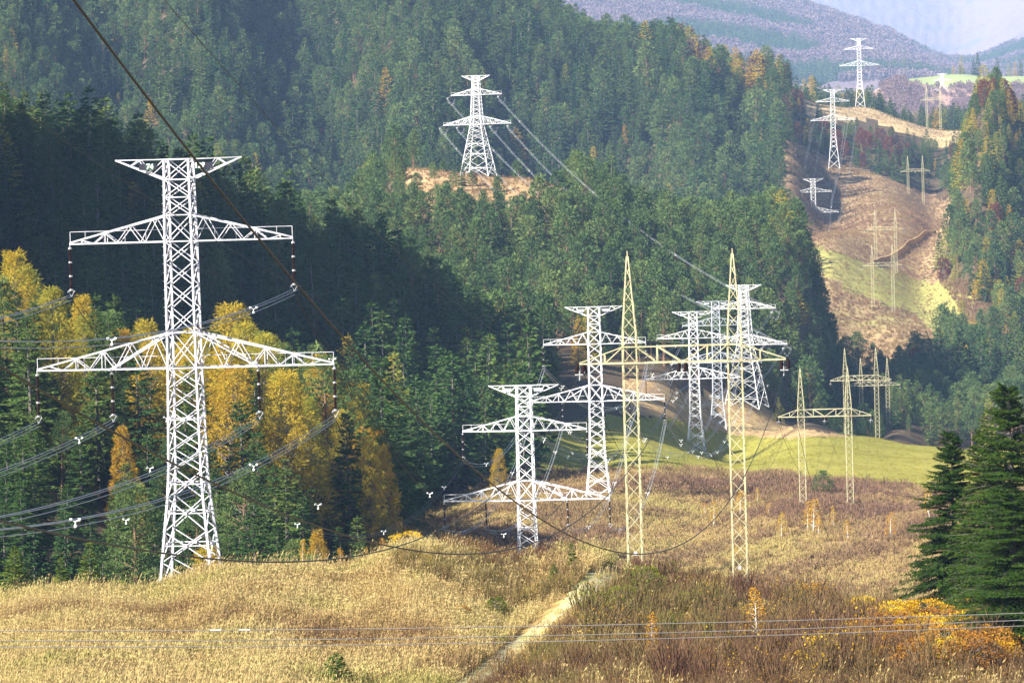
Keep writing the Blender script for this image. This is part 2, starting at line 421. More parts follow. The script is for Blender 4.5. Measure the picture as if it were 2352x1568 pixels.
def inpoly(px, py, poly):
    c = np.zeros(np.shape(px), bool); j = len(poly) - 1
    for i in range(len(poly)):
        xi, yi = poly[i]; xj, yj = poly[j]
        c ^= ((yi > py) != (yj > py)) & (px < (xj - xi) * (py - yi) / (yj - yi + 1e-9) + xi)
        j = i
    return c


COVER = [  # name, polygon in picture coordinates, distance range
    ('scrubland', [(880, 1500), (880, 1240), (1000, 1165), (1130, 1105), (1235, 1095), (1250, 1082), (1500, 1082), (1700, 1085), (1850, 1102), (2150, 1128), (2600, 1150), (2600, 1700), (880, 1700)], 470, 900),
    ('meadow', [(1225, 985), (1400, 955), (1560, 962), (1600, 985), (1700, 1000), (1800, 1006), (1960, 1000), (2050, 1008), (2200, 1030), (2600, 1040), (2600, 1150), (2150, 1128), (1850, 1102), (1700, 1085), (1500, 1082), (1250, 1084), (1225, 1040)], 780, 1230),
    ('dry_bank', [(1430, 872), (1480, 868), (1560, 895), (1700, 915), (1760, 930), (1810, 980), (1970, 1003), (1800, 1006), (1700, 1000), (1600, 985), (1560, 962), (1430, 950)], 1020, 1330),
    ('knoll', [(905, 390), (1060, 385), (1180, 398), (1300, 425), (1300, 500), (1150, 520), (960, 500)], 1380, 1600),
    ('green_hillside', [(1862, 560), (1900, 570), (2020, 612), (2130, 645), (2200, 660), (2290, 720), (2290, 790), (2160, 785), (2100, 720), (2000, 690), (1885, 630), (1862, 640)], 1500, 2080),
    ('brown_hillside', [(1796, 320), (1850, 340), (1915, 370), (2000, 395), (2100, 435), (2200, 465), (2195, 530), (2150, 650), (2130, 645), (2020, 612), (1862, 565), (1830, 560), (1796, 480)], 1780, 2500),
    ('brown_hillside', [(1840, 640), (1885, 630), (2000, 690), (2100, 720), (2160, 785), (2150, 860), (1840, 860)], 1540, 1800),
    ('ridge', [(1825, 205), (1870, 205), (1990, 235), (2100, 262), (2235, 295), (2235, 380), (2170, 380), (2120, 325), (2000, 275), (1900, 285), (1840, 290)], 2540, 2790),
    ('green_hillside', [(2295, 800), (2400, 780), (2400, 880), (2295, 880)], 1480, 1680),
    ('field', [(2062, 160), (2600, 160), (2600, 197), (2150, 198), (2090, 196)], 3850, 4950),
]
PXG, PYG = proj(XX, YY, ZZ)


def cover_of(px, py, y):
    c = np.full(np.shape(px), 'forest_floor', dtype=object)
    c[(y < 440)] = 'grassy_hill'
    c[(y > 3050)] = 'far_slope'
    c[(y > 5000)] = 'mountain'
    for name, poly, d0, d1 in COVER[::-1]:
        c[inpoly(px, py, poly) & (y > d0) & (y < d1)] = name
    return c


# faces grouped by ground cover, one object per cover
qi = np.arange(NY * NA).reshape(NY, NA)
quads = np.stack([qi[:-1, :-1], qi[:-1, 1:], qi[1:, 1:], qi[1:, :-1]], -1).reshape(-1, 4)
ce = lambda a: (.25 * (a[:-1, :-1] + a[:-1, 1:] + a[1:, 1:] + a[1:, :-1])).ravel()
jx = rng.normal(size=len(quads)) * 3
FC = cover_of(ce(PXG) + jx, ce(PYG) + jx * .4, ce(YY))
VALL = np.stack([XX, YY, ZZ], -1).reshape(-1, 3)
for name in sorted(set(FC)):
    q = quads[FC == name]
    used, inv = np.unique(q, return_inverse=True)
    me = mesh_np(name, VALL[used], inv.reshape(-1, 4), None, [G[name]], True)
    obj(name, me, kind='structure')
# the hillside the camera stands on reaches back behind it
bx, by = np.meshgrid(np.linspace(-62, 62, 40), np.linspace(-160, 5.4, 40))
bz = -1.9 - .168 * by + np.where(by < 0, .05 * by, 0) * 0 - .02
me = mesh_np('grass_slope', np.stack([bx, by, bz], -1).reshape(-1, 3), np.stack([np.arange(1600).reshape(40, 40)[:-1, :-1], np.arange(1600).reshape(40, 40)[:-1, 1:], np.arange(1600).reshape(40, 40)[1:, 1:], np.arange(1600).reshape(40, 40)[1:, :-1]], -1).reshape(-1, 4), None, [G['grassy_hill']], True)
obj('grass_slope', me, kind='structure')


# ------------------------------------------------------------------ plants: shapes
def unit(v): return v / (np.linalg.norm(v, axis=-1, keepdims=True) + 1e-9)


def spruce(seed, h, r, nb, nl, ls, lw, base=.06, irregular=.25, hang=.55, droop=.28, dead=0, taper=.82):
    """tapered trunk, whorls of drooping boughs hung with needle sprays -> (crown Geo, trunk Geo)"""
    g = np.random.default_rng(seed); C = Geo(); T = Geo()
    lean = g.normal(size=2) * .012 * h
    tz = np.linspace(0, 1, 7)
    T.tube(np.stack([lean[0] * tz ** 2, lean[1] * tz ** 2, -.6 + (h + .3) * tz], 1), .016 * h * (1 - tz) ** .8 + .012, 6)
    t = np.sort(base + (1 - base) * g.random(nb) ** 1.15 * .985)
    az = np.arange(nb) * 2.399 + g.normal(size=nb) * .6
    L = r * ((1 - t) ** taper) * (1 - irregular + 2 * irregular * g.random(nb)) * np.where(t < base + .12, .8, 1) + .014 * h
    asym = 1 + .18 * np.cos(az - g.random() * 6.28); L = L * asym
    el = np.radians(38 * t ** 1.5 - 14 * (1 - t)) + g.normal(size=nb) * .13
    Ps, Ds, Ls = [], [], []
    for k in range(nb):
        m = max(2, int(round(nl * (.25 + .75 * L[k] / (r + .01)))))
        s = .12 + .88 * (g.random(m) ** .75)
        out = np.array([math.cos(az[k]), math.sin(az[k]), 0])
        lat = np.array([-out[1], out[0], 0])
        dz = L[k] * (s * math.sin(el[k]) - droop * s ** 2 + .16 * s ** 4)
        off = g.normal(size=m) * .17 * L[k] * s
        P = np.array([lean[0] * t[k] ** 2, lean[1] * t[k] ** 2, t[k] * h])[None] + out[None] * (s * L[k])[:, None] + lat[None] * off[:, None]
        P[:, 2] += dz
        D = out[None] * (.55 + .5 * g.random(m))[:, None] + lat[None] * (g.normal(size=m) * .75)[:, None]
        D[:, 2] += -hang * g.random(m) + .18 * t[k] + (s > .8) * .15
        Ps.append(P); Ds.append(D); Ls.append(np.full(m, .65 + .35 * (1 - t[k])))
        if dead and L[k] > 1.0:
            e = P[np.argmax(s)]
            C.beam((0 + lean[0] * t[k] ** 2, lean[1] * t[k] ** 2, t[k] * h), e, .035, .012, 1)
    P = np.concatenate(Ps); D = np.concatenate(Ds); l = np.concatenate(Ls)
    rad = P - np.stack([lean[0] * (P[:, 2] / h) ** 2, lean[1] * (P[:, 2] / h) ** 2, P[:, 2]], 1)
    nr = unit(rad) * .9 + np.array([0, 0, .55])
    C.leaves(P, D, ls * l * (.7 + .6 * g.random(len(P))), lw * l, 0, g, nr)
    k = 10                                                # leader
    C.leaves(np.stack([np.full(k, lean[0]), np.full(k, lean[1]), h * (.95 + .05 * g.random(k))], 1), np.stack([g.normal(size=k) * .4, g.normal(size=k) * .4, np.full(k, 1.0)], 1), ls * .7, lw * .5, 0, g)
    return C, T


def clumpy(seed, h, r, z0, nc, nl, ls, lw, cs=.34, flat=.6, profile='pine', up=.5, bole=1.0):
    """broad crown of separate leaf clumps carried on limbs"""
    g = np.random.default_rng(seed); C = Geo(); T = Geo()
    lean = g.normal(size=2) * .03 * h
    tz = np.linspace(0, 1, 7)
    T.tube(np.stack([lean[0] * tz ** 1.5, lean[1] * tz ** 1.5, -.6 + (h * .93 + .6) * tz], 1), bole * (.017 * h * (1 - tz) ** .7 + .012), 6)
    for k in range(nc):
        t = (k + g.random()) / nc
        z = h * (z0 + (1 - z0) * t)
        if profile == 'pine': rr = r * (.35 + .75 * (1 - t) ** .55 * (.4 + t) ** .3) * (1 - t ** 6)
        elif profile == 'round': rr = r * math.sqrt(max(.03, 1 - (2 * t - .85) ** 2 / 1.4))
        else: rr = r * (1 - t) ** .7 + .12 * r
        a = k * 2.399 + g.normal() * .5
        q = rr * (.35 + .65 * math.sqrt(g.random()))
        ax = np.array([lean[0] * (z / h) ** 1.5, lean[1] * (z / h) ** 1.5, 0])
        c = ax + np.array([math.cos(a) * q, math.sin(a) * q, z])
        T.tube([ax + np.array([0, 0, z - .45 * q]), (ax + np.array([0, 0, z - .35 * q])) * .5 + c * .5, c], [.022 * q + .015, .016 * q + .01, .008], 4)
        m = int(nl * (.6 + .8 * g.random()))
        d = unit(g.normal(size=(m, 3)))
        R = cs * r * (.7 + .6 * g.random())
        P = c + d * R * np.array([1, 1, flat]) * (.35 + .65 * g.random(m) ** .5)[:, None]
        D = d * .7 + np.array([math.cos(a) * .4, math.sin(a) * .4, up]) + g.normal(size=(m, 3)) * .35
        C.leaves(P, D, ls * (.6 + .8 * g.random(m)), lw, 0, g, unit(d * .8 + unit(c - ax - np.array([0, 0, z])) * .7 + np.array([0, 0, .45])))
    return C, T


def twigs(seed, h, r, ns, nt, leaves, lw=.02, ll=.10, wid=.032):
    """upright many-stemmed bare shrub with a few leaves left"""
    g = np.random.default_rng(seed); C = Geo()
    a = g.random(ns) * 6.283; q = np.sqrt(g.random(ns)) * .35 * r
    B = np.stack([np.cos(a) * q, np.sin(a) * q, np.full(ns, -.1)], 1)
    sp = g.normal(size=(ns, 2)) * .16 + np.stack([np.cos(a), np.sin(a)], 1) * .22
    D = unit(np.concatenate([sp * r / h * 2.2, np.ones((ns, 1))], 1))
    L = h * (.6 + .45 * g.random(ns))
    C.leaves(B, D, L, wid * 1.5, 0, g)
    i = g.integers(0, ns, nt); s = .25 + .7 * g.random(nt)
    P = B[i] + D[i] * (L[i] * s)[:, None]
    D2 = unit(D[i] + g.normal(size=(nt, 3)) * np.array([.42, .42, .2]) + np.array([0, 0, .25]))
    L2 = h * .34 * (.5 + g.random(nt)) * (1.1 - s * .6)
    C.leaves(P, D2, L2, wid, 0, g)
    if leaves:
        i = g.integers(0, nt, leaves); s = g.random(leaves)
        P = P[i] + D2[i] * (L2[i] * s)[:, None]
        C.leaves(P, g.normal(size=(leaves, 3)), ll, ll * .75, 1, g)
    return C


def tuft(seed, n, h, w, spread, lean=.28):
    g = np.random.default_rng(seed); C = Geo()
    a = g.random(n) * 6.283; q = np.sqrt(g.random(n)) * spread
    P = np.stack([np.cos(a) * q, np.sin(a) * q, np.full(n, -.05)], 1)
    wind = np.array([.16, .05, 0])
    D = g.normal(size=(n, 3)) * lean + wind; D[:, 2] = 1; D = unit(D)
    L = h * (.45 + .65 * g.random(n))
    C.leaves(P, D, L, w, 0, g)
    tip = P + D * (L * .93)[:, None]
    C.leaves(tip, D + wind * 2.5 + g.normal(size=(n, 3)) * .3, .2 * L, w * 1.5, 0, g)
    return C


def join(C, T, name, cm, tm):
    g = Geo()
    for v, q, m in zip(C.v, C.q, C.m): g.v.append(v); g.q.append(q - 0); g.m.append(m)
    g.n = C.n
    o = C.n
    for v, q, m in zip(T.v, T.q, T.m): g.v.append(v); g.q.append(q + o); g.m.append(np.full(len(q), 1))
    return g.mesh(name, [cm, tm])


PROTO = {}


def proto(kind, k, C, T, cm, tm, joined=True):
    d = {'crown': C.mesh(kind + '_crown', [cm, tm]), 'trunk': T.mesh(kind + '_trunk', [tm])}
    if joined: d['all'] = join(C, T, kind, cm, tm)
    PROTO.setdefault(kind, []).append(d)


# conifers of about 25 m
for k in range(7):
    h = 25
    C, T = spruce(100 + k, h, (4.3, 4.9, 3.7, 4.5, 5.2, 4.0, 4.6)[k], 150, 17, 1.35, .60, irregular=.32)
    proto('spruce_tree', k, C, T, M['spruce'], M['bark'])
for k in range(6):
    C, T = clumpy(200 + k, 22, (3.9, 4.5, 3.6, 4.2, 4.8, 4.0)[k], (.30, .38, .24, .34, .28, .2)[k], (42, 38, 46, 40, 48, 52)[k], 38, .85, .40, .33, .5, 'pine', .55)
    proto('pine_tree', k, C, T, M['pine'], M['bark_pine'])
for k in range(5):
    C, T = spruce(300 + k, 24, (5.2, 6.0, 4.6, 6.3, 5.5)[k], 190, 17, 1.0, .40, base=.10, irregular=.42, hang=.45, droop=.14)
    proto('larch_tree', k, C, T, M['larch'], M['bark'])
for k in range(3):
    C, T = clumpy(400 + k, 19, (4.6, 5.2, 4.0)[k], .16, 46, 46, .75, .55, .33, .8, 'round', .25)
    proto('beech_tree', k, C, T, M['beech'], M['bark'])
for k in range(3):
    C, T = clumpy(440 + k, 17, (4.2, 5.0, 3.8)[k], .14, 34, 22, 1.3, .6, .36, .85, 'round', .3)
    proto('bare_tree', k, C, T, M['bare_crown'], M['bark'])


for k in range(5):                                       # the same kinds with finer twigs, for the near belt
    C, T = spruce(130 + k, 25, (4.2, 4.8, 3.7, 4.5, 5.0)[k], 210, 62, .80, .24, irregular=.32, hang=.85)
    proto('spruce_fine', k, C, T, M['spruce'], M['bark'])
    C, T = clumpy(230 + k, 22, (3.9, 4.5, 3.6, 4.2, 4.8)[k], (.30, .38, .24, .34, .28)[k], (46, 42, 50, 44, 52)[k], 150, .42, .15, .31, .5, 'pine', .55)
    proto('pine_fine', k, C, T, M['pine'], M['bark_pine'])
    C, T = clumpy(330 + k, 24, (4.6, 5.2, 4.2, 5.6, 4.9)[k], .08, 150, 62, .50, .11, .155, .7, 'cone', .1, .6)
    proto('larch_fine', k, C, T, M['larch'], M['bark'])
FINE = {'spruce_tree': 'spruce_fine', 'pine_tree': 'pine_fine', 'larch_tree': 'larch_fine'}


def scatter(name, protos, P, rz, sc, idx, **k):
    """one object of innumerable plants: geometry nodes place the proto meshes on points"""
    cname = name + '_kinds'
    cl = bpy.data.collections.new(cname)
    for i, me in enumerate(protos):
        o = bpy.data.objects.new('%s_kind.%03d' % (name, i), me); cl.objects.link(o)
    me = bpy.data.meshes.new(name); n = len(P)
    me.vertices.add(n); me.vertices.foreach_set('co', np.asarray(P, np.float32).ravel())
    for an, ty, val, key in (('rot', 'FLOAT_VECTOR', np.stack([np.zeros(n), np.zeros(n), rz], 1), 'vector'), ('scl', 'FLOAT_VECTOR', sc, 'vector'), ('idx', 'INT', idx, 'value')):
        a = me.attributes.new(an, ty, 'POINT')
        a.data.foreach_set(key, np.asarray(val, np.int32 if ty == 'INT' else np.float32).ravel())
    o = obj(name, me, kind='stuff', **k)
    ng = bpy.data.node_groups.new(name + '_scatter', 'GeometryNodeTree')
    ng.interface.new_socket(name='Geometry', in_out='INPUT', socket_type='NodeSocketGeometry')
    ng.interface.new_socket(name='Geometry', in_out='OUTPUT', socket_type='NodeSocketGeometry')
    gi = ng.nodes.new('NodeGroupInput'); go = ng.nodes.new('NodeGroupOutput')
    ci = ng.nodes.new('GeometryNodeCollectionInfo'); ci.inputs['Collection'].default_value = cl
    ci.inputs['Separate Children'].default_value = True; ci.inputs['Reset Children'].default_value = True
    ip = ng.nodes.new('GeometryNodeInstanceOnPoints'); ip.inputs['Pick Instance'].default_value = True
    def attr(nm, ty):
        a = ng.nodes.new('GeometryNodeInputNamedAttribute'); a.data_type = ty; a.inputs['Name'].default_value = nm
        return a.outputs['Attribute']
    L = ng.links.new
    L(gi.outputs[0], ip.inputs['Points']); L(ci.outputs[0], ip.inputs['Instance'])
    L(attr('idx', 'INT'), ip.inputs['Instance Index']); L(attr('rot', 'FLOAT_VECTOR'), ip.inputs['Rotation']); L(attr('scl', 'FLOAT_VECTOR'), ip.inputs['Scale'])
    L(ip.outputs[0], go.inputs[0])
    md = o.modifiers.new('scatter', 'NODES'); md.node_group = ng
    return o


def plant(kind, k, loc, h, href, rz=None, width=1.0, parts=True, name=None, **kw):
    """one tree as a thing of its own"""
    src = FINE.get(kind, kind) if loc[1] < 800 else kind
    d = PROTO[src][k % len(PROTO[src])]
    s = h / href
    rz = random.random() * 6.28 if rz is None else rz
    if parts:
        e = empty(name or kind, loc, rz, **kw)
        e.scale = (s * width, s * width, s)
        obj('trunk', d['trunk'], e); obj('crown', d['crown'], e)
    else:
        e = obj(name or kind, d['all'], None, loc, **kw)
        e.rotation_euler = (0, 0, rz); e.scale = (s * width, s * width, s)
    return e


HREF = {'spruce_tree': 25, 'pine_tree': 22, 'larch_tree': 24, 'beech_tree': 19, 'bare_tree': 17}

# ------------------------------------------------------------------ forest: where trees stand
cand = []
for y0, y1, dx in ((455, 780, 7.4), (780, 1250, 8.6), (1250, 2000, 8.0), (2000, 3250, 10.2)):
    yy = np.arange(y0, y1, dx)
    for y in yy:
        w_ = .182 * y + 12
        x = np.arange(-w_, w_, dx) + (rng.random() * dx)
        cand.append(np.stack([x + rng.normal(size=len(x)) * dx * .28, y + rng.normal(size=len(x)) * dx * .28], 1))
# off-picture trees on the shading hill
for y in np.arange(780, 1120, 9.0):
    x = np.arange(-.30 * y, -.182 * y - 12, 9.0); cand.append(np.stack([x, np.full(len(x), y)], 1))
cand = np.concatenate(cand)
cx, cyy = cand[:, 0], cand[:, 1]; czz = zq(cx, cyy)
px, py = proj(cx, cyy, czz)
cov = cover_of(px, py, cyy)
keep = cov == 'forest_floor'
OPEN = [  # parts of the valley floor that carry no forest
    ([(935, 1500), (935, 1235), (985, 1170), (1120, 1128), (1238, 1118), (1238, 960), (1330, 930), (1440, 860), (1480, 860), (1800, 960), (2000, 1000), (2600, 1000), (2600, 1600), (935, 1600)], 440, 1215),
    ([(1790, 560), (1862, 560), (1862, 640), (1840, 640)], 1500, 2000),
]
for poly, d0, d1 in OPEN: keep &= ~(inpoly(px, py, poly) & (cyy > d0) & (cyy < d1))
keep &= ~((cyy < 545) & (px > 820)); keep &= ~((cyy < 475) & (px > -200) & (rng.random(len(px)) < .6))
keep &= ~((cyy < 765) & (px > 955)); keep &= ~((cyy < 725) & (px > 885)); keep &= ~((cyy >= 765) & (cyy < 900) & (px > 1238))            # shrubby valley floor right of the belt
keep &= ~((cyy < 1215) & (px > 1260) & (cyy > 440))
keep &= ~((px > 2000) & (cyy < 1290) & (cyy > 440))
keep &= ~((cyy > 1600) & (cyy < 2060) & (px < 1770) & (rng.random(len(px)) < .9))
keep &= ~((cyy > 2530) & (cyy < 2800) & (px > 1815) & (px < 2260))
wood_gap = (np.sin(cx * .045 + 2 * np.sin(cyy * .02)) * np.sin(cyy * .05 + cx * .01) > .93)
keep &= ~wood_gap
vis = visible(cx, cyy, czz, 27)
offp = (px < -60)
keep &= vis | offp
cx, cyy, czz, px, py = (a[keep] for a in (cx, cyy, czz, px, py))
nT = len(cx); rr = rng.random(nT); r2 = rng.random(nT)
big = .5 + .5 * np.sin(cx * .021 + 1.7 * np.sin(cyy * .013)) * np.sin(cyy * .017 - cx * .006 + 1)      # stands of one kind
kind = np.full(nT, 'spruce_tree', dtype=object); hh = np.full(nT, 24.0)
belt = cyy < 780
spur = (cyy >= 780) & (cyy < 1140) & (px < 1330)
slope = (cyy >= 1130) & (cyy < 1700) & (px < 1905)
valley = (cyy >= 1200) & (cyy < 1700) & (px >= 1880) & ~((px > 2200) & (cyy > 1440))
mount = (cyy >= 1900) & (px < 1880)
right = (px >= 2100) & (cyy >= 1500) & (cyy < 2400)
band = (cyy >= 2400) & (px >= 1800)
def put(mask, probs, h0, h1):
    if not mask.any(): return
    ks, ps = zip(*probs.items()); ps = np.array(ps) / sum(ps); c = np.searchsorted(np.cumsum(ps), rr[mask]).clip(0, len(ks) - 1)
    kind[mask] = np.array(ks, dtype=object)[c]; hh[mask] = h0 + (h1 - h0) * r2[mask]
put(belt & (px < 330), {'spruce_tree': .55, 'pine_tree': .2, 'larch_tree': .25}, 17, 27)
put(belt & (px >= 330) & (px < 790), {'spruce_tree': .17, 'pine_tree': .08, 'larch_tree': .75}, 18, 26)
put(belt & (px >= 790) & (px < 960), {'spruce_tree': .52, 'pine_tree': .1, 'larch_tree': .38}, 15, 24)
put(belt & (px >= 960), {'spruce_tree': .93, 'larch_tree': .07}, 15, 23)
put(belt & (cyy < 575), {'spruce_tree': .82, 'pine_tree': .12, 'larch_tree': .06}, 11, 19)
put(spur, {'spruce_tree': .93, 'pine_tree': .05, 'larch_tree': .015}, 19, 29)
put(slope & (big < .72), {'spruce_tree': .14, 'pine_tree': .85, 'larch_tree': .01}, 14, 22)
put(slope & (big >= .72), {'spruce_tree': .45, 'pine_tree': .54, 'larch_tree': .01}, 16, 24)
put(valley, {'spruce_tree': .16, 'pine_tree': .83, 'larch_tree': .01}, 11, 17)
put(mount & (big < .5), {'spruce_tree': .85, 'pine_tree': .14, 'larch_tree': .006}, 17, 28)
put(mount & (big >= .5), {'spruce_tree': .5, 'pine_tree': .49, 'larch_tree': .01}, 16, 25)
put(mount & (px > 1560) & (py < 105 + .46 * (px - 1400)), {'spruce_tree': .50, 'pine_tree': .08, 'larch_tree': .39, 'bare_tree': .03}, 15, 24)
put(right & (py < 420), {'spruce_tree': .38, 'pine_tree': .12, 'larch_tree': .47, 'beech_tree': .03}, 15, 22)
put(right & (py >= 420), {'spruce_tree': .40, 'pine_tree': .47, 'larch_tree': .12, 'beech_tree': .01}, 14, 22)
put(band & (cyy < 2600), {'spruce_tree': .66, 'pine_tree': .08, 'larch_tree': .11, 'beech_tree': .10, 'bare_tree': .05}, 9, 15)
put(band & (cyy >= 2600), {'spruce_tree': .86, 'larch_tree': .12, 'bare_tree': .02}, 15, 24)
hh *= np.where(r2 * 7 % 1 < .16, .66, np.where(r2 * 7 % 1 > .9, 1.2, 1.0))
hh[mount] *= 1.18; hh[right & (py < 420)] *= .82
hh[belt & (cyy > 560)] *= 1.08
hh[(cyy > 1250) & (cyy < 1560) & (px > 850) & (px < 1320) & (py < 540)] *= .75

# ---- trees the photograph singles out (picture point of the crown, height, kind, label)
FEATURE = [
    (1435, 330, 19, 'larch_tree', 'orange larch alone among dark conifers on the mountain, right of the far hilltop pylon', 2000),
    (1722, 470, 17, 'larch_tree', 'small golden larch near the right foot of the conifer mountain', 2000),
    (1762, 455, 15, 'larch_tree', 'slim golden larch at the shaded right edge of the mountain forest', 2000),
    (1750, 330, 17, 'larch_tree', 'thin orange larch high on the right flank of the mountain forest', 2000),
    (258, 128, 18, 'larch_tree', 'salmon orange tree among dark conifers, above the large left pylon', 2000),
    (136, 108, 16, 'larch_tree', 'lemon yellow tree in the dark forest at upper left', 2000),
    (14, 158, 20, 'larch_tree', 'pale orange larch at the left picture edge high on the mountain', 2000),
    (273, 248, 14, 'larch_tree', 'round golden tree on the skyline of the shaded spur, left', 900),
    (345, 252, 15, 'larch_tree', 'second golden tree on the spur, just right of the round one', 900),
    (740, 325, 15, 'beech_tree', 'dark red broadleaf tree alone among green conifers left of the hilltop pylon', 1100),
    (1090, 415, 5, 'beech_tree', 'small rusty red bush below the feet of the hilltop pylon', 1300),
    (905, 935, 25, 'larch_tree', 'bright yellow cone shaped larch at the right end of the near forest belt', 450),
    (285, 1110, 17, 'larch_tree', 'orange larch standing low in front of the dark belt, left of the large pylon', 450),
    (805, 870, 22, 'larch_tree', 'tall yellow larch just right of the long crossarm of the large pylon', 450),
    (555, 900, 25, 'larch_tree', 'broad golden larch right behind the mast of the large pylon', 450),
    (1328, 785, 17, 'larch_tree', 'glowing yellow larch in the shadow left of the middle pylon mast', 850),
    (1352, 772, 19, 'larch_tree', 'glowing yellow larch half hidden behind the middle pylon mast', 850),
    (1050, 965, 18, 'larch_tree', 'pale orange half bare tree beside the upper arm of the second pylon', 740),
    (1142, 1090, 11, 'larch_tree', 'slim orange larch at the forest edge left of the second pylon mast', 780),
    (1788, 945, 9, 'larch_tree', 'small orange tree at the right end of the dry bank behind the meadow', 1150),
    (2272, 990, 17, 'larch_tree', 'yellow green larch peeping between the dark spruces on the right', 520),
    (1832, 305, 12, 'beech_tree', 'crimson beech left of the pylon on the brown hillside', 2400),
    (1925, 330, 15, 'beech_tree', 'crimson beech just right of the pylon on the brown hillside', 2400),
    (1942, 350, 12, 'beech_tree', 'wine red beech low beside the pylon on the brown hillside', 2400),
    (1990, 330, 15, 'beech_tree', 'pinkish red beech among dark spruces behind the brown hillside', 2400),
    (2022, 322, 15, 'beech_tree', 'upper one of the dense crimson beeches in the spruce band', 2400),
    (2040, 345, 17, 'beech_tree', 'broad crimson beech in the middle of the spruce band', 2400),
    (2062, 366, 16, 'beech_tree', 'lowest crimson beech above the small far yellow portal', 2400),
    (1800, 245, 14, 'bare_tree', 'mauve bare tree at the right toe of the conifer mountain', 2300),
    (1838, 268, 13, 'bare_tree', 'mauve bare tree behind the brown hillside crest', 2400),
]
fx, fy, fh = [], [], []
feat = []
for X, Y, h, kd, lab, dm in FEATURE:
    p = hit(X, Y, h * .5, dm)
    feat.append((p, h, kd, lab)); fx.append(p.x); fy.append(p.y)
ok = np.ones(nT, bool)
for p, h, kd, lab in feat:                              # room for them, and a free view onto them
    ok &= ~((np.hypot(cx - p.x, cyy - p.y) < 5) | ((np.abs(cx - p.x * cyy / p.y) < 3.2) & (cyy < p.y) & (cyy > p.y - (26 if p.y < 700 else 34))))
cx, cyy, czz, px, py, kind, hh, rr, r2, belt, spur, slope, valley, mount, right, band = (a[ok] for a in (cx, cyy, czz, px, py, kind, hh, rr, r2, belt, spur, slope, valley, mount, right, band))
GRP = {'larch_tree': 'larches in autumn colour', 'beech_tree': 'red beeches', 'bare_tree': 'bare mauve trees'}
for i, (p, h, kd, lab) in enumerate(feat):
    plant(kd, i, p, h, HREF[kd], parts=p.y < 1000, label=lab, cat='tree', group=GRP[kd] + ' picked out by colour')

inview = (px > -15) & (px < 2367) & (py - hh / cyy * F < 1568) & (py > -5)
ZONES = [('belt', belt & (px < 330), 'at the left end of the near forest belt'), ('belt2', belt & (px >= 330) & (px < 790), 'in the near forest belt behind the large pylon'),
         ('belt3', belt & (px >= 790) & (px < 960), 'at the right end of the near forest belt'), ('belt4', belt & (px >= 960), 'in the dark wood left of the second pylon'),
         ('spur', spur & (px < 420), 'in the shaded forest on the left spur'), ('spur2', spur & (px >= 420), 'in the shaded forest right of the large pylon'), ('slope', slope, 'on the lit slope below the hilltop pylon'), ('valley', valley, 'in the wood beyond the green meadow'),
         ('mount', mount, 'on the high forested mountain'), ('right', right, 'on the wooded slope at the right edge'), ('band', band, 'in the far wood behind the brown hillside')]
zone = np.full(nT, '', dtype=object)[:len(cx)]
for _, m, txt in ZONES: zone[m & (zone == '')] = txt
zone[zone == ''] = 'in the far wood'
WORD = {'spruce_tree': 'dark green spruce', 'pine_tree': 'grey green pine with a loose crown', 'larch_tree': 'golden yellow larch', 'beech_tree': 'red broadleaf tree', 'bare_tree': 'bare mauve tree'}
CATF = {'spruce_tree': 'spruce', 'pine_tree': 'pine', 'larch_tree': 'larch', 'beech_tree': 'beech', 'bare_tree': 'bare tree'}
FOREST = {'spruce_tree': ('spruce_forest', 'dark spruces covering the mountain and far slopes'), 'pine_tree': ('pine_forest', 'grey green pines covering the lit slopes'),
          'larch_tree': ('larch_forest', 'golden larches scattered through the far woods'), 'beech_tree': ('beech_wood', 'red beeches scattered through the far woods'), 'bare_tree': ('bare_wood', 'bare mauve trees scattered through the far woods')}
order = np.argsort(cyy / hh)
LIMIT = {'spruce_tree': 260, 'pine_tree': 240, 'larch_tree': 230, 'beech_tree': 60, 'bare_tree': 60}
single = np.zeros(len(cx), bool)
for kd in LIMIT:
    c = [i for i in order if kind[i] == kd and inview[i]][:LIMIT[kd]]
    single[c] = True
for i in np.nonzero(single)[0]:
    kd = kind[i]
    plant(kd, int(r2[i] * 997), (cx[i], cyy[i], czz[i]), hh[i], HREF[kd], rr[i] * 6.28, .85 + .35 * r2[i], parts=cyy[i] < 640,
          label=WORD[kd] + ' ' + zone[i], cat='tree', group='%s trees %s' % (CATF[kd], zone[i]))
for kd, (nm, lab) in FOREST.items():
    m = (kind == kd) & ~single
    if m.any():
        k = int(m.sum()); s = hh[m] / HREF[kd]; wd = .85 + .35 * r2[m]
        scatter(nm, [d['all'] for d in PROTO[kd]], np.stack([cx[m], cyy[m], czz[m]], 1), rr[m] * 6.28, np.stack([s * wd, s * wd, s], 1), (r2[m] * 997).astype(int) % len(PROTO[kd]), label=lab, cat='forest')
print('trees', len(cx), 'single', int(single.sum()), {k: int((kind == k).sum()) for k in LIMIT})

# ------------------------------------------------------------------ white lattice pylons
NODES = [-1.0, 2.0, 5.0, 8.3, 10.9, 12.9, 14.9, 17.1, 19.1, 21.1, 24.6, 27.0, 29.3, 31.5, 33.6, 36.2, 37.95, 39.7, 41.7]
HX = {(2.0, 5.0), (5.0, 8.3), (8.3, 10.9), (14.9, 17.1)}
HN = {21.1, 24.6, 33.6, 36.2, 37.95, 39.7, 41.7}


def half_w(z, tension):
    k = ([-3, 0, 21.1, 36, 41.7], [12.9, 12.3, 4.6, 3.0, 2.6]) if tension else ([-14, -1, 0, 9.6, 21, 33.5, 41.7], [8.0, 5.35, 5.2, 3.3, 2.85, 2.7, 2.45])
    return float(np.interp(z, *k)) / 2


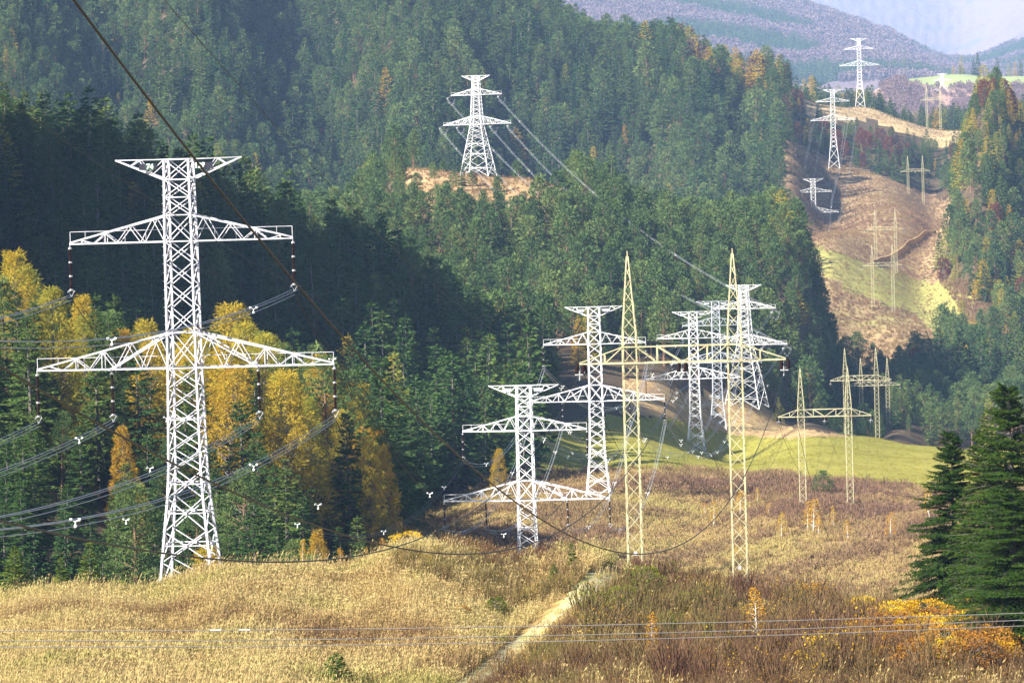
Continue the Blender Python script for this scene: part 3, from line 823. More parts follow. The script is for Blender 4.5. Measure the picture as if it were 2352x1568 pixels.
def pylon_meshes(tension, ext=0.0, thick=1.0, vtop=False):
    """lattice mast, three crossarms; base at z = 0 (mast lengthened by ext)"""
    out = {}
    g = Geo(); lw, bw = .215 * thick, .10 * thick
    nodes = list(NODES)
    if tension: nodes = [-1.0, 5.6, 11.0, 14.6, 17.3, 19.3, 21.1, 22.9, 24.6, 26.6, 28.4, 30.2, 31.9, 33.6, 34.9, 36.2, 37.4, 38.6, 39.7, 41.7]
    if ext: nodes = [-1 - ext, -ext * .5 - .3] + nodes[1:] if ext > 6 else [-1 - ext] + nodes[1:]
    cor = lambda z: [np.array([sx * half_w(z, tension), sy * half_w(z, tension), z]) for sx, sy in ((-1, -1), (1, -1), (1, 1), (-1, 1))]
    for a, b in zip(nodes[:-1], nodes[1:]):
        A, B = cor(a), cor(b)
        for i in range(4):
            j = (i + 1) % 4
            g.beam(A[i], B[i], lw * (1.15 if b < 12 else 1))
            g.beam(A[i], B[j], bw * (1.15 if b < 11 else 1)); g.beam(A[j], B[i], bw * (1.15 if b < 11 else 1))
            if (a, b) in HX or tension and b <= 14.6:
                wa, wb = half_w(a, tension), half_w(b, tension); t = wa / (wa + wb)
                Pm, Qm = A[i] + (B[i] - A[i]) * t, A[j] + (B[j] - A[j]) * t
                g.beam(Pm, Qm, bw * 1.1)
                if tension:
                    c = (Pm + Qm) / 2
                    g.beam(A[i] * .5 + Pm * .5, A[i] * .75 + c * .25, bw * .7); g.beam(A[j] * .5 + Qm * .5, A[j] * .75 + c * .25, bw * .7)
                    g.beam((A[i] + c) / 2, Pm, bw * .7); g.beam((A[j] + c) / 2, Qm, bw * .7)
                else:
                    g.beam((Pm + Qm) / 2 + np.array([0, 0, -.16]), (Pm + Qm) / 2 + np.array([0, 0, .16]), .38)
            if b in HN: g.beam(B[i], B[j], bw * 1.2)
    for k in range(46):                                       # step bolts on one leg
        z = 2.5 + k * .85
        c = cor(z)[0]; g.beam(c, c + np.array([-.24, 0, 0]), .03)
    out['mast'] = g.mesh('mast', [M['white']])

    def arm(half, zb, zt, inner=None, rail=True, tw=.9):
        g = Geo(); cw = .165 * thick; bw = .08 * thick
        for sx in (-1, 1):
            w0 = half_w(zb, tension); w1 = half_w(zt, tension)
            tip = np.array([sx * half, 0, zb])
            f = np.array([sx * w0, -w0, zb]); b = np.array([sx * w0, w0, zb]); ft = np.array([sx * w1, -w1, zt]); bt = np.array([sx * w1, w1, zt])
            g.beam(f, tip, cw); g.beam(b, tip, cw); g.beam(ft, tip + (0, 0, .12), cw * .95); g.beam(bt, tip + (0, 0, .12), cw * .95)
            n = 5 if half > 13 else 4
            for k in range(n):
                t0, t1, tm = k / n, (k + 1) / n, (k + .5) / n
                for lo, hi in ((f, ft), (b, bt)):
                    l0, l1, h = lo + (tip - lo) * t0, lo + (tip - lo) * t1, hi + (tip - hi) * tm
                    if k > 0 or True: g.beam(l0, h, bw)
                    if k < n - 1: g.beam(h, l1, bw)
                l0, m0 = f + (tip - f) * t0, b + (tip - b) * t1
                g.beam(l0, m0, bw * .8)
                if k in (n // 2, n // 2 + 1): g.beam(f + (tip - f) * tm, ft + (tip - ft) * tm, bw); g.beam(b + (tip - b) * tm, bt + (tip - bt) * tm, bw)
            if inner:
                q = np.array([sx * inner, 0, zb]); 
                for s in (-1, 1):
                    g.beam((sx * w1, s * w1, zt), (sx * inner, s * w0 * (1 - (inner - w0) / (half - w0)), zb), cw * .85)
                g.beam(q + (0, -1.0, -.03), q + (0, 1.0, -.03), .2)
            if rail:
                r0 = np.array([sx * (w0 + .2), -.25, zb + 1.2]); r1 = np.array([sx * (half - .05), 0, zb + 1.2])
                g.beam(r0, r1, .06 * thick); g.beam(r1, r1 - (0, 0, 1.2), .06 * thick)
                for t in (.2, .42, .64, .84):
                    p = r0 + (r1 - r0) * t; g.beam(p, p - (0, 0, 1.2), .04 * thick)
        return g
    out['lower'] = arm(15.0, 21.1, 24.6, 7.4).mesh('crossarm', [M['white']])
    out['upper'] = arm(11.25, 33.6, 36.2).mesh('crossarm', [M['white']])
    g = Geo(); cw, bw = .16 * thick, .08 * thick                        # earth wire peak
    for sx in (-1, 1):
        w0, w1 = half_w(39.7, tension), half_w(41.7, tension)
        tip = np.array([sx * 6.35, 0, 43.6 if vtop else 41.75])
        for s in (-1, 1):
            lo = np.array([sx * w0, s * w0, 39.7]); hi = np.array([sx * w1, s * w1, 41.7])
            g.beam(lo, tip, cw); g.beam(hi, tip, cw * .5)
            for t0, t1 in ((.0, .28), (.52, .28), (.52, .78)):
                g.beam(hi + (tip - hi) * t0, lo + (tip - lo) * (t1 + .02), bw) if t1 < .5 else g.beam(hi + (tip - hi) * t0, lo + (tip - lo) * .70, bw)
    out['peak'] = g.mesh('earth_wire_arm', [M['white']])
    return out


def disc_string(g, p, q, r=.17, n=3):
    """long rod insulator with zinc collars between its units"""
    p, q = np.asarray(p, float), np.asarray(q, float); d = q - p; L = np.linalg.norm(d)
    k = 8 * n; t = np.linspace(0, 1, k * 4 + 1)
    rad = np.where((np.arange(len(t)) % 4) < 2, r, r * .6)
    g.tube(p + d * t[:, None], rad, 6, 0)
    for i in range(n + 1):
        c = p + d * (i / n); u = d / L * .13
        g.tube([c - u, c - u * .4, c + u * .4, c + u], [r * .5, r * 1.1, r * 1.1, r * .5], 6, 1)


INS_L = 5.2


def susp_insulator():
    g = Geo()
    g.tube([(0, 0, .05), (0, 0, -.45)], [.05, .05], 5, 1)
    disc_string(g, (0, 0, -.45), (0, 0, -4.55))
    g.beam((-.32, 0, -4.62), (.32, 0, -4.62), .06, m=1); g.beam((-.32, 0, -4.62), (0, 0, -5.2), .045, m=1); g.beam((.32, 0, -4.62), (0, 0, -5.2), .045, m=1)
    for x, z in ((-.3, -4.75), (.3, -4.75), (0, -5.2)): g.beam((x, -.28, z), (x, .28, z), .07, m=1)
    return g.mesh('insulator', [M['porcelain'], M['fitting']])


def tens_insulator(d):
    """pair of strings pulled out along the line, with yoke plates"""
    g = Geo(); d = np.array([d * .0, d, -.22]); d = d / np.linalg.norm(d)
    for x in (-.25, .25):
        a = np.array([x, 0, -.1])
        g.tube([a, a + d * .6], [.04, .04], 5, 1)
        disc_string(g, a + d * .6, a + d * 5.0, .15)
    e = d * 5.1
    g.beam(e + (-.45, 0, -.1), e + (.45, 0, -.1), .14, m=1); g.beam(e + (-.3, 0, -.1), e + (0, 0, -.55) + d * .4, .07, m=1); g.beam(e + (.3, 0, -.1), e + (0, 0, -.55) + d * .4, .07, m=1)
    return g.mesh('insulator', [M['porcelain'], M['fitting']])


def jumper():
    g = Geo(); t = np.linspace(-1, 1, 15)
    for x in (-.22, .22):
        g.tube(np.stack([np.full(15, x), t * 5.3, -1.4 - 2.6 * (1 - t ** 2)], 1), .035, 4, 0)
    for tt in (-.55, 0, .55): g.beam((-.32, tt * 5.3, -1.4 - 2.6 * (1 - tt ** 2)), (.32, tt * 5.3, -1.4 - 2.6 * (1 - tt ** 2)), .12, m=1)
    return g.mesh('jumper_loop', [M['wire_light'], M['fitting']])


PM = {'s1': pylon_meshes(False, 0, .92), 's': pylon_meshes(False), 'sg': pylon_meshes(False), 't': pylon_meshes(True), 's53': pylon_meshes(False, 10.5, 1.15), 'sf': pylon_meshes(False, 0, 1.25), 'tf': pylon_meshes(True, 0, 1.2), 'ff': pylon_meshes(True, 0, .8, True), 'fg': pylon_meshes(False, 0, .9)}
for kk in ('ff', 'fg'):
    for part in PM[kk].values(): part.materials[0] = M['far_paint']
for part in PM['s1'].values(): part.materials[0] = M['white_dimmed']
for part in PM['sg'].values(): part.materials[0] = M['grey_paint']
INS = susp_insulator(); TEN = [tens_insulator(1), tens_insulator(-1)]; JMP = jumper()
PH = [(-15, 21.1), (-7.4, 21.1), (7.4, 21.1), (15, 21.1), (-11.25, 33.6), (11.25, 33.6)]
FT = Geo()
for sx in (-1, 1):
    for sy in (-1, 1): FT.beam((sx * 2.62, sy * 2.62, -1.5), (sx * 2.62, sy * 2.62, .35), .8, .55)
FOOT = FT.mesh('footing', [M['concrete']])


def text_mesh(body, size):
    cu = bpy.data.curves.new('digits', 'FONT'); cu.body = body; cu.size = size; cu.align_x = 'CENTER'; cu.align_y = 'CENTER'; cu.extrude = .01; cu.offset = .02
    tmp = bpy.data.objects.new('digits', cu)
    me = bpy.data.meshes.new_from_object(tmp); bpy.data.objects.remove(tmp)
    me.materials.clear(); me.materials.append(M['digit'])
    return me


PY = {}


def white_pylon(key, px, py, D, kind, yaw, label, zoff=0.0, ground=False, group='white lattice pylons of the power line'):
    p = pt(px, py, D)
    z = float(zq(p.x, p.y)) if ground else p.z
    e = empty('lattice_pylon', (p.x, p.y, z + zoff), math.radians(yaw), label=label, cat='pylon', group=group)
    ext = 10.5 if kind == 's53' else 0
    m = PM[kind]; base = (0, 0, ext)
    obj('mast', m['mast'], e, base); obj('crossarm', m['lower'], e, base); obj('crossarm', m['upper'], e, base); obj('earth_wire_arm', m['peak'], e, base)
    ends = {}
    if D < 4000:
        for i, (x, zz) in enumerate(PH):
            if kind[0] in 'tf':
                for q in (0, 1): obj('insulator', TEN[q], e, (x, 0, zz + ext))
                obj('jumper_loop', JMP, e, (x, 0, zz + ext))
            else: obj('insulator', INS, e, (x, 0, zz + ext))
    if kind in ('s', 'sg', 's1'): obj('footing', FOOT, e)
    if D < 1300 and kind[0] == 's':
        for sx, txt in ((-1, '74'), (1, '128')):
            if D > 400 or sx:
                g = Geo(); x = sx * 2.85
                g.beam((x - .85, -1.27, 41.0), (x + .85, -1.27, 41.0), .62); g.v[0][:, 1] = np.where(g.v[0][:, 1] < -1.27, -1.31, -1.27)
                pl = obj('number_plate', g.mesh('number_plate', [M['sign' if D < 400 else 'fitting']]), e)
                if D < 400:
                    g = Geo(); x2 = x + (.25 if sx < 0 else -.45); g.beam((x2 - .42, -1.33, 41.0), (x2 + .42, -1.33, 41.0), .64); g.v[0][:, 1] = np.where(g.v[0][:, 1] < -1.33, -1.34, -1.312)
                    obj('colour_panel', g.mesh('colour_panel', [M['sign_green']]), pl)
                    t = obj('digits', text_mesh(txt, .72), pl, (x2, -1.36, 41.0)); t.rotation_euler = (math.pi / 2, 0, 0)
    PY[key] = (p.x, p.y, z + zoff, math.radians(yaw), kind, ext)
    return e


def attach(key, i, side=0):
    x, y, z, a, kind, ext = PY[key]
    if i < 6:
        lx, lz = PH[i]; ly = 0
        if kind[0] in 'tf': ly = side * 5.2; lz -= 1.6
        else: lz -= INS_L
    else: lx, ly, lz = (-6.35, 0, 41.75) if i == 6 else (6.35, 0, 41.75)
    return np.array([x + lx * math.cos(a) - ly * math.sin(a), y + lx * math.sin(a) + ly * math.cos(a), z + lz + ext])


white_pylon('A1', 440, 1331, 352, 's1', -7, 'large white lattice pylon on the grassy hill at left, carrying dark number plates')
white_pylon('A2', 1217, 1416, 638, 's', -7, 'white pylon whose foot sinks behind the grassy hill, lowest of the middle cluster')
white_pylon('B3', 1375, 1141, 778, 's', -5, 'white pylon between the second pylon and the left yellow pole, standing at the meadow edge')
white_pylon('A4', 1599, 1026, 1095, 's', -7, 'white pylon standing on the green meadow, its feet in a patch of bare earth')
white_pylon('B5', 1650, 976, 1195, 'sg', -6, 'slimmer greyish pylon on the dry bank, behind the meadow pylon')
white_pylon('A6', 1715, 931, 1230, 't', -20, 'white strain pylon with wide spread legs at the forest foot, behind the right yellow pole')
white_pylon('B7', 1099, 400, 1512, 't', -17, 'white strain pylon with wide spread legs alone on the bare hilltop')
white_pylon('A10', 1871, 568, 2166, 's', -6, 'white pylon half hidden behind pines at the foot of the brown hillside')
white_pylon('A9', 1916, 384, 2400, 's53', -6, 'white pylon on the crest of the brown hillside, before the red beeches')
white_pylon('A8', 1976, 246, 2720, 's53', -6, 'tall white pylon on the bare ridge, highest against the blue mountain')
white_pylon('A11', 2166, 249, 4300, 'tf', -14, 'small hazy strain pylon on the far brown slope below the green field')
white_pylon('F12', 2079, 186, 4480, 'ff', 10, 'faint grey blue pylon with raised horns at the left end of the far field')
white_pylon('F13', 2163, 186, 5100, 'fg', 15, 'faint dark topped pylon rising from behind the far green field')

# ------------------------------------------------------------------ yellow portal pylons


def pole_mesh(zb, zarm0, zarm1, ztop, thick=1.0, w=1.3):
    g = Geo(); lw, bw = .11 * thick, .055 * thick
    hw = lambda z: (w / 2 if z <= zarm1 else w / 2 * (1 - (z - zarm1) / (ztop - zarm1)) + .07)
    z = zb; n = max(6, int(round((ztop - zb) / 1.25)))
    zs = list(np.linspace(zb, zarm0, int((zarm0 - zb) / 1.25))) + [zarm1] + list(zarm1 + (ztop - zarm1) * (np.linspace(0, 1, 8)[1:] ** .85))
    for k, (a, b) in enumerate(zip(zs[:-1], zs[1:])):
        A = [np.array([sx * hw(a), sy * hw(a), a]) for sx, sy in ((-1, -1), (1, -1), (1, 1), (-1, 1))]
        B = [np.array([sx * hw(b), sy * hw(b), b]) for sx, sy in ((-1, -1), (1, -1), (1, 1), (-1, 1))]
        for i in range(4):
            j = (i + 1) % 4
            g.beam(A[i], B[i], lw)
            if (k + (i % 2)) % 2: g.beam(A[i], B[j], bw)
            else: g.beam(A[j], B[i], bw)
            if abs(b - zarm0) < .01 or abs(b - zarm1) < .01: g.beam(B[i], B[j], bw * 1.3)
    g.beam((0, 0, ztop - .2), (0, 0, ztop + .5), .1 * thick)
    return g.mesh('pole', [M['yellow']])


def portal_arm(sp, ov, z0, z1, thick=1.0, w=1.3):
    g = Geo(); cw, bw = .125 * thick, .08 * thick; hw = w / 2 + .09; X = sp / 2
    for s in (-1, 1):
        y = s * hw
        g.beam((-X - ov, s * .25, z0), (-X - w / 2, y, z0), cw); g.beam((X + w / 2, y, z0), (X + ov, s * .25, z0), cw); g.beam((-X - w / 2, y, z0), (X + w / 2, y, z0), cw)
        g.beam((-X - w / 2, y, z1), (X + w / 2, y, z1), cw * .8)
        g.beam((-X - ov, s * .25, z0 + .1), (-X - w / 2, y, z1), cw * .6); g.beam((X + w / 2, y, z1), (X + ov, s * .25, z0 + .1), cw * .6)
        i = X - w / 2
        pts = [(-i, z1), (-i * .55, z0), (-i * .55, z1), (0, z0), (i * .55, z1), (i * .55, z0), (i, z1)]
        for (xa, za), (xb, zb) in zip(pts[:-1], pts[1:]): g.beam((xa, y, za), (xb, y, zb), bw)
        for sx in (-1, 1):
            xm = sx * (X + w / 2 + (ov - w / 2) * .42); g.beam((xm, y * .8, z0), (xm, y * .8, z0 + (z1 - z0) * .58), bw)
            g.beam((xm, y * .8, z0), (sx * (X + w / 2), y, z1), bw * .9)
    for x in np.linspace(-X - ov + .3, X + ov - .3, 15):
        h = hw if abs(x) < X else .3 + (hw - .3) * max(0, (X + ov - abs(x)) / ov)
        g.beam((x, -h, z0 - .01), (x, h, z0 - .01), bw * .7)
    return g.mesh('crossarm', [M['yellow']])


def cap_string(d):
    g = Geo(); n = 9
    for x in (-.3, .3):
        p = np.array([x, d * .25, -.1]); q = p + np.array([0, d * 1.9, -.75])
        t = np.linspace(0, 1, n * 4 + 1); r = np.where(np.arange(len(t)) % 4 < 2, .15, .05)
        g.tube(p + (q - p) * t[:, None], r, 7, 0)
    g.beam((-.38, d * 2.2, -.88), (.38, d * 2.2, -.88), .1, m=1)
    g.beam((-.1, d * .3, -.2), (-.1, d * .9, -1.5), .05, m=1)
    return g.mesh('insulator', [M['porcelain'], M['fitting']])


CAP = [cap_string(1), cap_string(-1)]
YP = {}


def rust_plate(w):
    g = Geo(); g.add([(-w / 2, -w / 2, 0), (w / 2, -w / 2, 0), (w / 2, w / 2, 0), (-w / 2, w / 2, 0), (0, -w / 2, .55), (0, w / 2, .55)],
                     [(0, 1, 2, 3), (0, 3, 5, 4), (1, 4, 5, 2), (0, 4, 1, 1), (2, 5, 3, 3)][:3])
    return g.mesh('rusty_cover', [M['rust']])


RUST = rust_plate(.95)


def portal(key, pxl, pyl, pxr, pyr, D, yaw, label, ztop=28.9, z0=19.0, z1=20.5, thick=1.0, sp=9.75):
    pl, pr = pt(pxl, pyl, D), pt(pxr, pyr, D)
    c = (pl + pr) / 2; zb = max(pl.z, pr.z)
    e = empty('portal_pylon', (c.x, c.y, zb), math.radians(yaw), label=label, cat='pylon', group='yellow portal pylons of the second power line')
    for sx, p in ((-1, pl), (1, pr)):
        pm = pole_mesh(p.z - zb - .8, z0, z1, ztop, thick)
        po = obj('pole', pm, e, (sx * sp / 2, 0, 0))
        if D < 800 and sx < 0: obj('rusty_cover', RUST, po, (0, 0, z1 + .05))
    obj('crossarm', portal_arm(sp, 4.7, z0, z1, thick), e)
    for x in (-sp / 2 - 4.6, 0, sp / 2 + 4.6):
        for q in (0, 1): obj('insulator', CAP[q], e, (x, 0, z0))
    if D < 400:
        g = Geo(); g.beam((-.15, 0, 0), (.15, 0, 0), .32); g.v[0][:, 1] = np.where(g.v[0][:, 1] < 0, -.03, .0)
        m = g.mesh('warning_plate', [M['white_dimmed']])
        obj('warning_plate', m, e, (-sp / 2 + .1, -.76, 1.3)); obj('warning_plate', m, e, (sp / 2 - .05, -.76, -.2))
    YP[key] = (c.x, c.y, zb, math.radians(yaw), sp, z0, ztop)


portal('Y1', 1459, 1302, 1702, 1360, 330, -6, 'tall weathered yellow portal pylon in front, its two poles rising from the hill brow')
portal('Y2', 1846, 1168, 1953, 1172, 733, -7, 'yellow portal pylon standing in the brown scrubland before the meadow', thick=1.1)
portal('Y3', 1945, 1012, 2016, 1015, 1120, -6, 'yellow portal pylon at the far meadow edge, partly behind the scrubland one', thick=1.2)
portal('Y4', 1981, 1004, 2041, 1011, 1310, -6, 'yellow portal pylon just beyond the meadow, its arm a little below its neighbour', thick=1.2)
portal('Y5', 2004, 701, 2054, 716, 1716, -6, 'pale portal pylon rooted on the green hillside beyond the pine wood', thick=1.3)
portal('Y6', 2012, 613, 2059, 624, 1830, -6, 'pale portal pylon beside the dark track on the brown hillside', thick=1.3, sp=10.3)
portal('Y7', 2087, 460, 2121, 472, 2350, -6, 'small pale portal pylon near the crest of the brown hillside', thick=1.5)
portal('Y8', 2130, 290, 2160, 296, 2600, -6, 'small pale portal pylon on the bare ridge before the far brown slope', thick=1.6)

# ------------------------------------------------------------------ wires


def span(p, q, c, n=56):
    p, q = np.asarray(p, float), np.asarray(q, float); t = np.linspace(0, 1, n)
    L = np.linalg.norm((q - p)[:2])
    P = p + (q - p) * t[:, None]
    P[:, 2] -= L * L * t * (1 - t) / (2 * c)
    return P


SPG = Geo()
for a_, b_ in (((-.3, 0, .1), (0, 0, -.04)), ((.3, 0, .1), (0, 0, -.04)), ((0, 0, -.04), (0, 0, -.36))): SPG.beam(a_, b_, .075)
for c_ in ((-.3, 0, .1), (.3, 0, .1), (0, 0, -.36)): SPG.beam(np.array(c_) + (0, -.12, 0), np.array(c_) + (0, .12, 0), .17)
SPACER = SPG.mesh('spacer', [M['digit']])


def bundle(p, q, c, label, rad=.032, step=52, spacers=True, mat='wire_light'):
    P = span(p, q, c); g = Geo()
    d = P[-1] - P[0]; lat = np.array([d[1], -d[0], 0]); lat /= np.linalg.norm(lat)
    for a, b in ((-.3, .1), (.3, .1), (0, -.36)): g.tube(P + lat * a + np.array([0, 0, b]), rad, 4)
    o = obj('conductor_bundle', g.mesh('conductor_bundle', [M[mat]]), label=label, cat='power line', group='triple conductors of the white pylons')
    if spacers:
        L = np.linalg.norm(d); k = max(1, int(L / step)); yaw = math.atan2(-d[0], d[1])
        for i in range(k):
            t = (i + .5 + .25 * math.sin(7 * i + P[0, 0])) / k
            x = P[int(t * (len(P) - 1))]
            s = obj('spacer', SPACER, o, x); s.rotation_euler = (0, 0, yaw)


PHN = ['outer left lower', 'inner left lower', 'inner right lower', 'outer right lower', 'upper left', 'upper right']


def wire(P, rad, mat, label, group, name='earth_wire', cat='cable'):
    g = Geo(); g.tube(P, rad, 5)
    return obj(name, g.mesh(name, [M[mat]]), label=label, cat=cat, group=group)


def near_anchor(key, slope, yb, zl, zu):
    """wire ends at the pylon out of sight behind the camera's left"""
    x, y, z, a, _, _ = PY[key]; r = {}
    for i in range(8):
        e = attach(key, i); d = e[1] - yb
        r[i] = np.array([e[0] - slope * d, yb, zl if i < 4 else zu if i < 6 else zu + 14])
    return r


for i, e in near_anchor('A1', .12, -40, 34, 46).items():
    if i < 6: bundle(attach('A1', i), e, 1000, PHN[i] + ' triple conductor from the large pylon towards the viewer', step=60)
for i, e in near_anchor('B3', .061, 60, 0, 0).items():
    if i > 5:
        e[2] = 21.5; wire(span(attach('B3', i), e, 4300 if i == 6 else 3900), .02, 'wire_dark', ('left' if i == 6 else 'right') + ' thin dark earth wire crossing the forest from upper left to the meadow edge pylon', 'earth wires')
NAMES = {'A1': 'the large pylon', 'A2': 'the sunken second pylon', 'A4': 'the meadow pylon', 'A6': 'the strain pylon at the forest foot', 'B7': 'the hilltop pylon', 'B3': 'the meadow edge pylon', 'B5': 'the grey bank pylon',
         'A10': 'the half hidden pylon', 'A9': 'the crest pylon', 'A8': 'the ridge pylon', 'A11': 'the far slope pylon'}
for a, b, c, rad in (('A1', 'A2', 560, .034), ('A2', 'B3', 330, .03), ('B3', 'A4', 1000, .03), ('A4', 'A6', 1200, .03), ('A6', 'B7', 1100, .02), ('B3', 'B5', 1500, .03), ('B5', 'A10', 2600, .02), ('A10', 'A9', 1200, .018), ('A9', 'A8', 1400, .018), ('A8', 'A11', 3500, .02)):
    for i in range(8):
        p, q = attach(a, i, 1), attach(b, i, -1)
        if i < 6: bundle(p, q, c, '%s conductor between %s and %s' % (PHN[i], NAMES[a], NAMES[b]), rad, 62 if p[1] < 1500 else 90, p[1] < 2000, 'wire_dark' if a == 'A1' else 'wire_light')  # first span painted dark as if shaded, later spans bright as if sunlit
        elif a in ('A1', 'A2', 'A4', 'A6'): wire(span(p, q, c * 1.6), .018, 'wire_dark', '%s earth wire between %s and %s' % ('left' if i == 6 else 'right', NAMES[a], NAMES[b]), 'earth wires')


def yatt(key, i, side):
    x, y, z, a, sp, z0, zt = YP[key]
    if i < 3: lx, ly, lz = (i - 1) * (sp / 2 + 4.6), side * 2.25, z0 - .9
    else: lx, ly, lz = (-sp / 2, 0, zt + .4) if i == 3 else (sp / 2, 0, zt + .4)
    return np.array([x + lx * math.cos(a) - ly * math.sin(a), y + lx * math.sin(a) + ly * math.cos(a), z + lz])


# the three thick cables from the front portal to the slope above the viewer
def sight_fit(px0, pts, th, p0):
    P = np.array([ray(*p) for p in pts]); a = P[:, 0]
    s = (p0[0] - a * p0[1]) / (math.sin(th) - a * math.cos(th)); y = p0[1] - s * math.cos(th); z = P[:, 1] * y
    A = np.stack([s ** 2, s], 1); co = np.linalg.lstsq(A, z - p0[2], rcond=None)[0]
    return co


for i, th, pts, w_ in ((2, 7.6, [(1690, 1150), (1600, 1230), (1500, 1265), (1420, 1255), (1100, 1070), (660, 620), (145, 0)], 'thick black cable slanting from the top left corner to the front yellow portal'),
                       (1, 6.4, [(1300, 1210), (1060, 1272), (855, 1250), (430, 1080), (215, 958), (0, 845)], 'middle black cable sagging low over the grass before the front yellow portal'),
                       (0, 4.6, [(1100, 1170), (847, 1257), (700, 1290), (515, 1290), (215, 1240), (0, 1200)], 'left black cable passing before the foot of the large white pylon')):
    p0 = yatt('Y1', i, -1); th = math.radians(th); co = sight_fit(0, pts, th, p0)
    s = np.linspace(0, 345 if i == 2 else 320, 140)
    P = np.stack([p0[0] - s * math.sin(th), p0[1] - s * math.cos(th), p0[2] + co[0] * s ** 2 + co[1] * s], 1)
    wire(P, .032, 'wire_dark', w_, 'black cables of the yellow portals', 'power_cable')
YN = ['left', 'middle', 'right']
YNAME = {'Y1': 'the front yellow portal', 'Y2': 'the scrubland portal', 'Y3': 'the far meadow edge portal', 'Y4': 'the portal beyond the meadow', 'Y5': 'the green hillside portal', 'Y6': 'the track side portal', 'Y7': 'the hillside crest portal', 'Y8': 'the ridge portal'}
for a, b, c in (('Y1', 'Y2', 900), ('Y2', 'Y3', 1200), ('Y4', 'Y5', 1300), ('Y3', 'Y6', 1800), ('Y6', 'Y7', 1500), ('Y7', 'Y8', 1500)):
    for i in range(5):
        if i >= 3 and a != 'Y1': continue
        nm = (YN[i] + ' black cable') if i < 3 else ('left' if i == 3 else 'right') + ' peak wire'
        wire(span(yatt(a, i, 1), yatt(b, i, -1), c), .024, 'wire_dark', '%s between %s and %s' % (nm, YNAME[a], YNAME[b]), 'black cables of the yellow portals', 'power_cable')

# three grey distribution wires across the foreground
for k, (pts, nm) in enumerate((([(-150, 1448), (0, 1447), (612, 1446), (1176, 1439), (1531, 1431), (2352, 1407), (2520, 1401)], 'upper'), ([(-150, 1471), (0, 1470), (612, 1469), (1176, 1461), (1531, 1452), (2352, 1423), (2520, 1416)], 'middle'), ([(-150, 1486), (0, 1485), (612, 1483), (1176, 1475), (1531, 1465), (2352, 1436), (2520, 1429)], 'lower'))):
    D = 55 + .9 * k
    X = np.array([p[0] for p in pts]); co = np.polyfit(X, [p[1] for p in pts], 2)
    xx = np.linspace(-900, 3300, 60)
    P = np.array([pt(x, np.polyval(co, x), D) for x in xx])
    o = wire(P, .0065, 'wire_grey', nm + ' of the three grey wires crossing the foreground' + (', with two pale sleeves' if k == 0 else ''), 'grey foreground wires', 'overhead_wire')
    if k == 0:
        for a, b in ((482, 508), (549, 575)):
            g = Geo(); Q = np.array([pt(x, np.polyval(co, x), D) for x in np.linspace(a, b, 4)]); g.tube(Q, .016, 8)
            obj('splice_sleeve', g.mesh('splice_sleeve', [M['fitting']]), o)

# ------------------------------------------------------------------ foreground plants
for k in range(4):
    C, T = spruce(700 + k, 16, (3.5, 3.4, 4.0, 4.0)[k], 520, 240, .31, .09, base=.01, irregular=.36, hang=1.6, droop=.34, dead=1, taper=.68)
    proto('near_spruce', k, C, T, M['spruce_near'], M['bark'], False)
for k in range(3):
    C, T = spruce(720 + k, 4, (1.0, .8, 1.25)[k], 110, 60, .30, .075, base=.03, irregular=.2, hang=.15, droop=.1)
    proto('young_spruce', k, C, T, M['spruce_young'], M['bark'])
for k in range(4):
    C, T = clumpy(740 + k, 6, (.95, .8, 1.1, .7)[k], .25, 22, 26, .17, .14, .36, 1.3, 'cone', .3, .8)
    proto('birch_sapling', k, C, T, M['birch'], M['bark_birch'])
for k in range(3):
    C, T = clumpy(760 + k, 3, (2.2, 2.7, 1.9)[k], .08, 70, 36, .17, .11, .17, .45, 'round', .5, .5)
    proto('yellow_bush', k, C, T, M['yellow_leaf'], M['bark'])
    proto('rusty_bush', k, C, T, M['rust_leaf'], M['bark'])
    proto('green_bush', k, C, T, M['green_leaf'], M['bark'])
for k in range(2):
    g = twigs(780 + k, 12, 4.5, 9, 420, 0, wid=.09); PROTO.setdefault('grey_tree', []).append({'all': g.mesh('grey_tree', [M['bare'], M['bare']])})
TW = [twigs(800 + k, 2.6, (1.0, 1.2, .9, 1.1, 1.3, 1.0)[k], 34, 150, (14, 0, 30, 6, 50, 0)[k], ll=.12).mesh('twiggy_shrub', [M['twig'], M['rust_leaf'] if k != 4 else M['yellow_leaf']]) for k in range(6)]
TG = [twigs(820 + k, 2.4, 1.1, 34, 130, 160, ll=.12).mesh('twiggy_shrub', [M['twig'], M['green_leaf']]) for k in range(2)]
TF = [twigs(840 + k, 2.0, (1.1, 1.4, 1.0)[k], 16, 46, 0, wid=.085).mesh('scrub', [M['twig_far']]) for k in range(3)]
TU = [tuft(860 + k, 15, .95, .05, .32).mesh('dry_grass', [M['grass']]) for k in range(5)]
TU += [tuft(870, 6, 1.7, .045, .4, .2).mesh('tall_grass', [M['grass']]), tuft(871, 9, 1.25, .05, .5, .3).mesh('weed', [M['twig']])]
TS = [tuft(880 + k, 13, .9, .10, .55).mesh('scrub_grass', [M['grass_scrub']]) for k in range(4)]
TM = [tuft(900 + k, 10, .22, .09, .6, .5).mesh('meadow_grass', [M['meadow_grass']]) for k in range(3)]


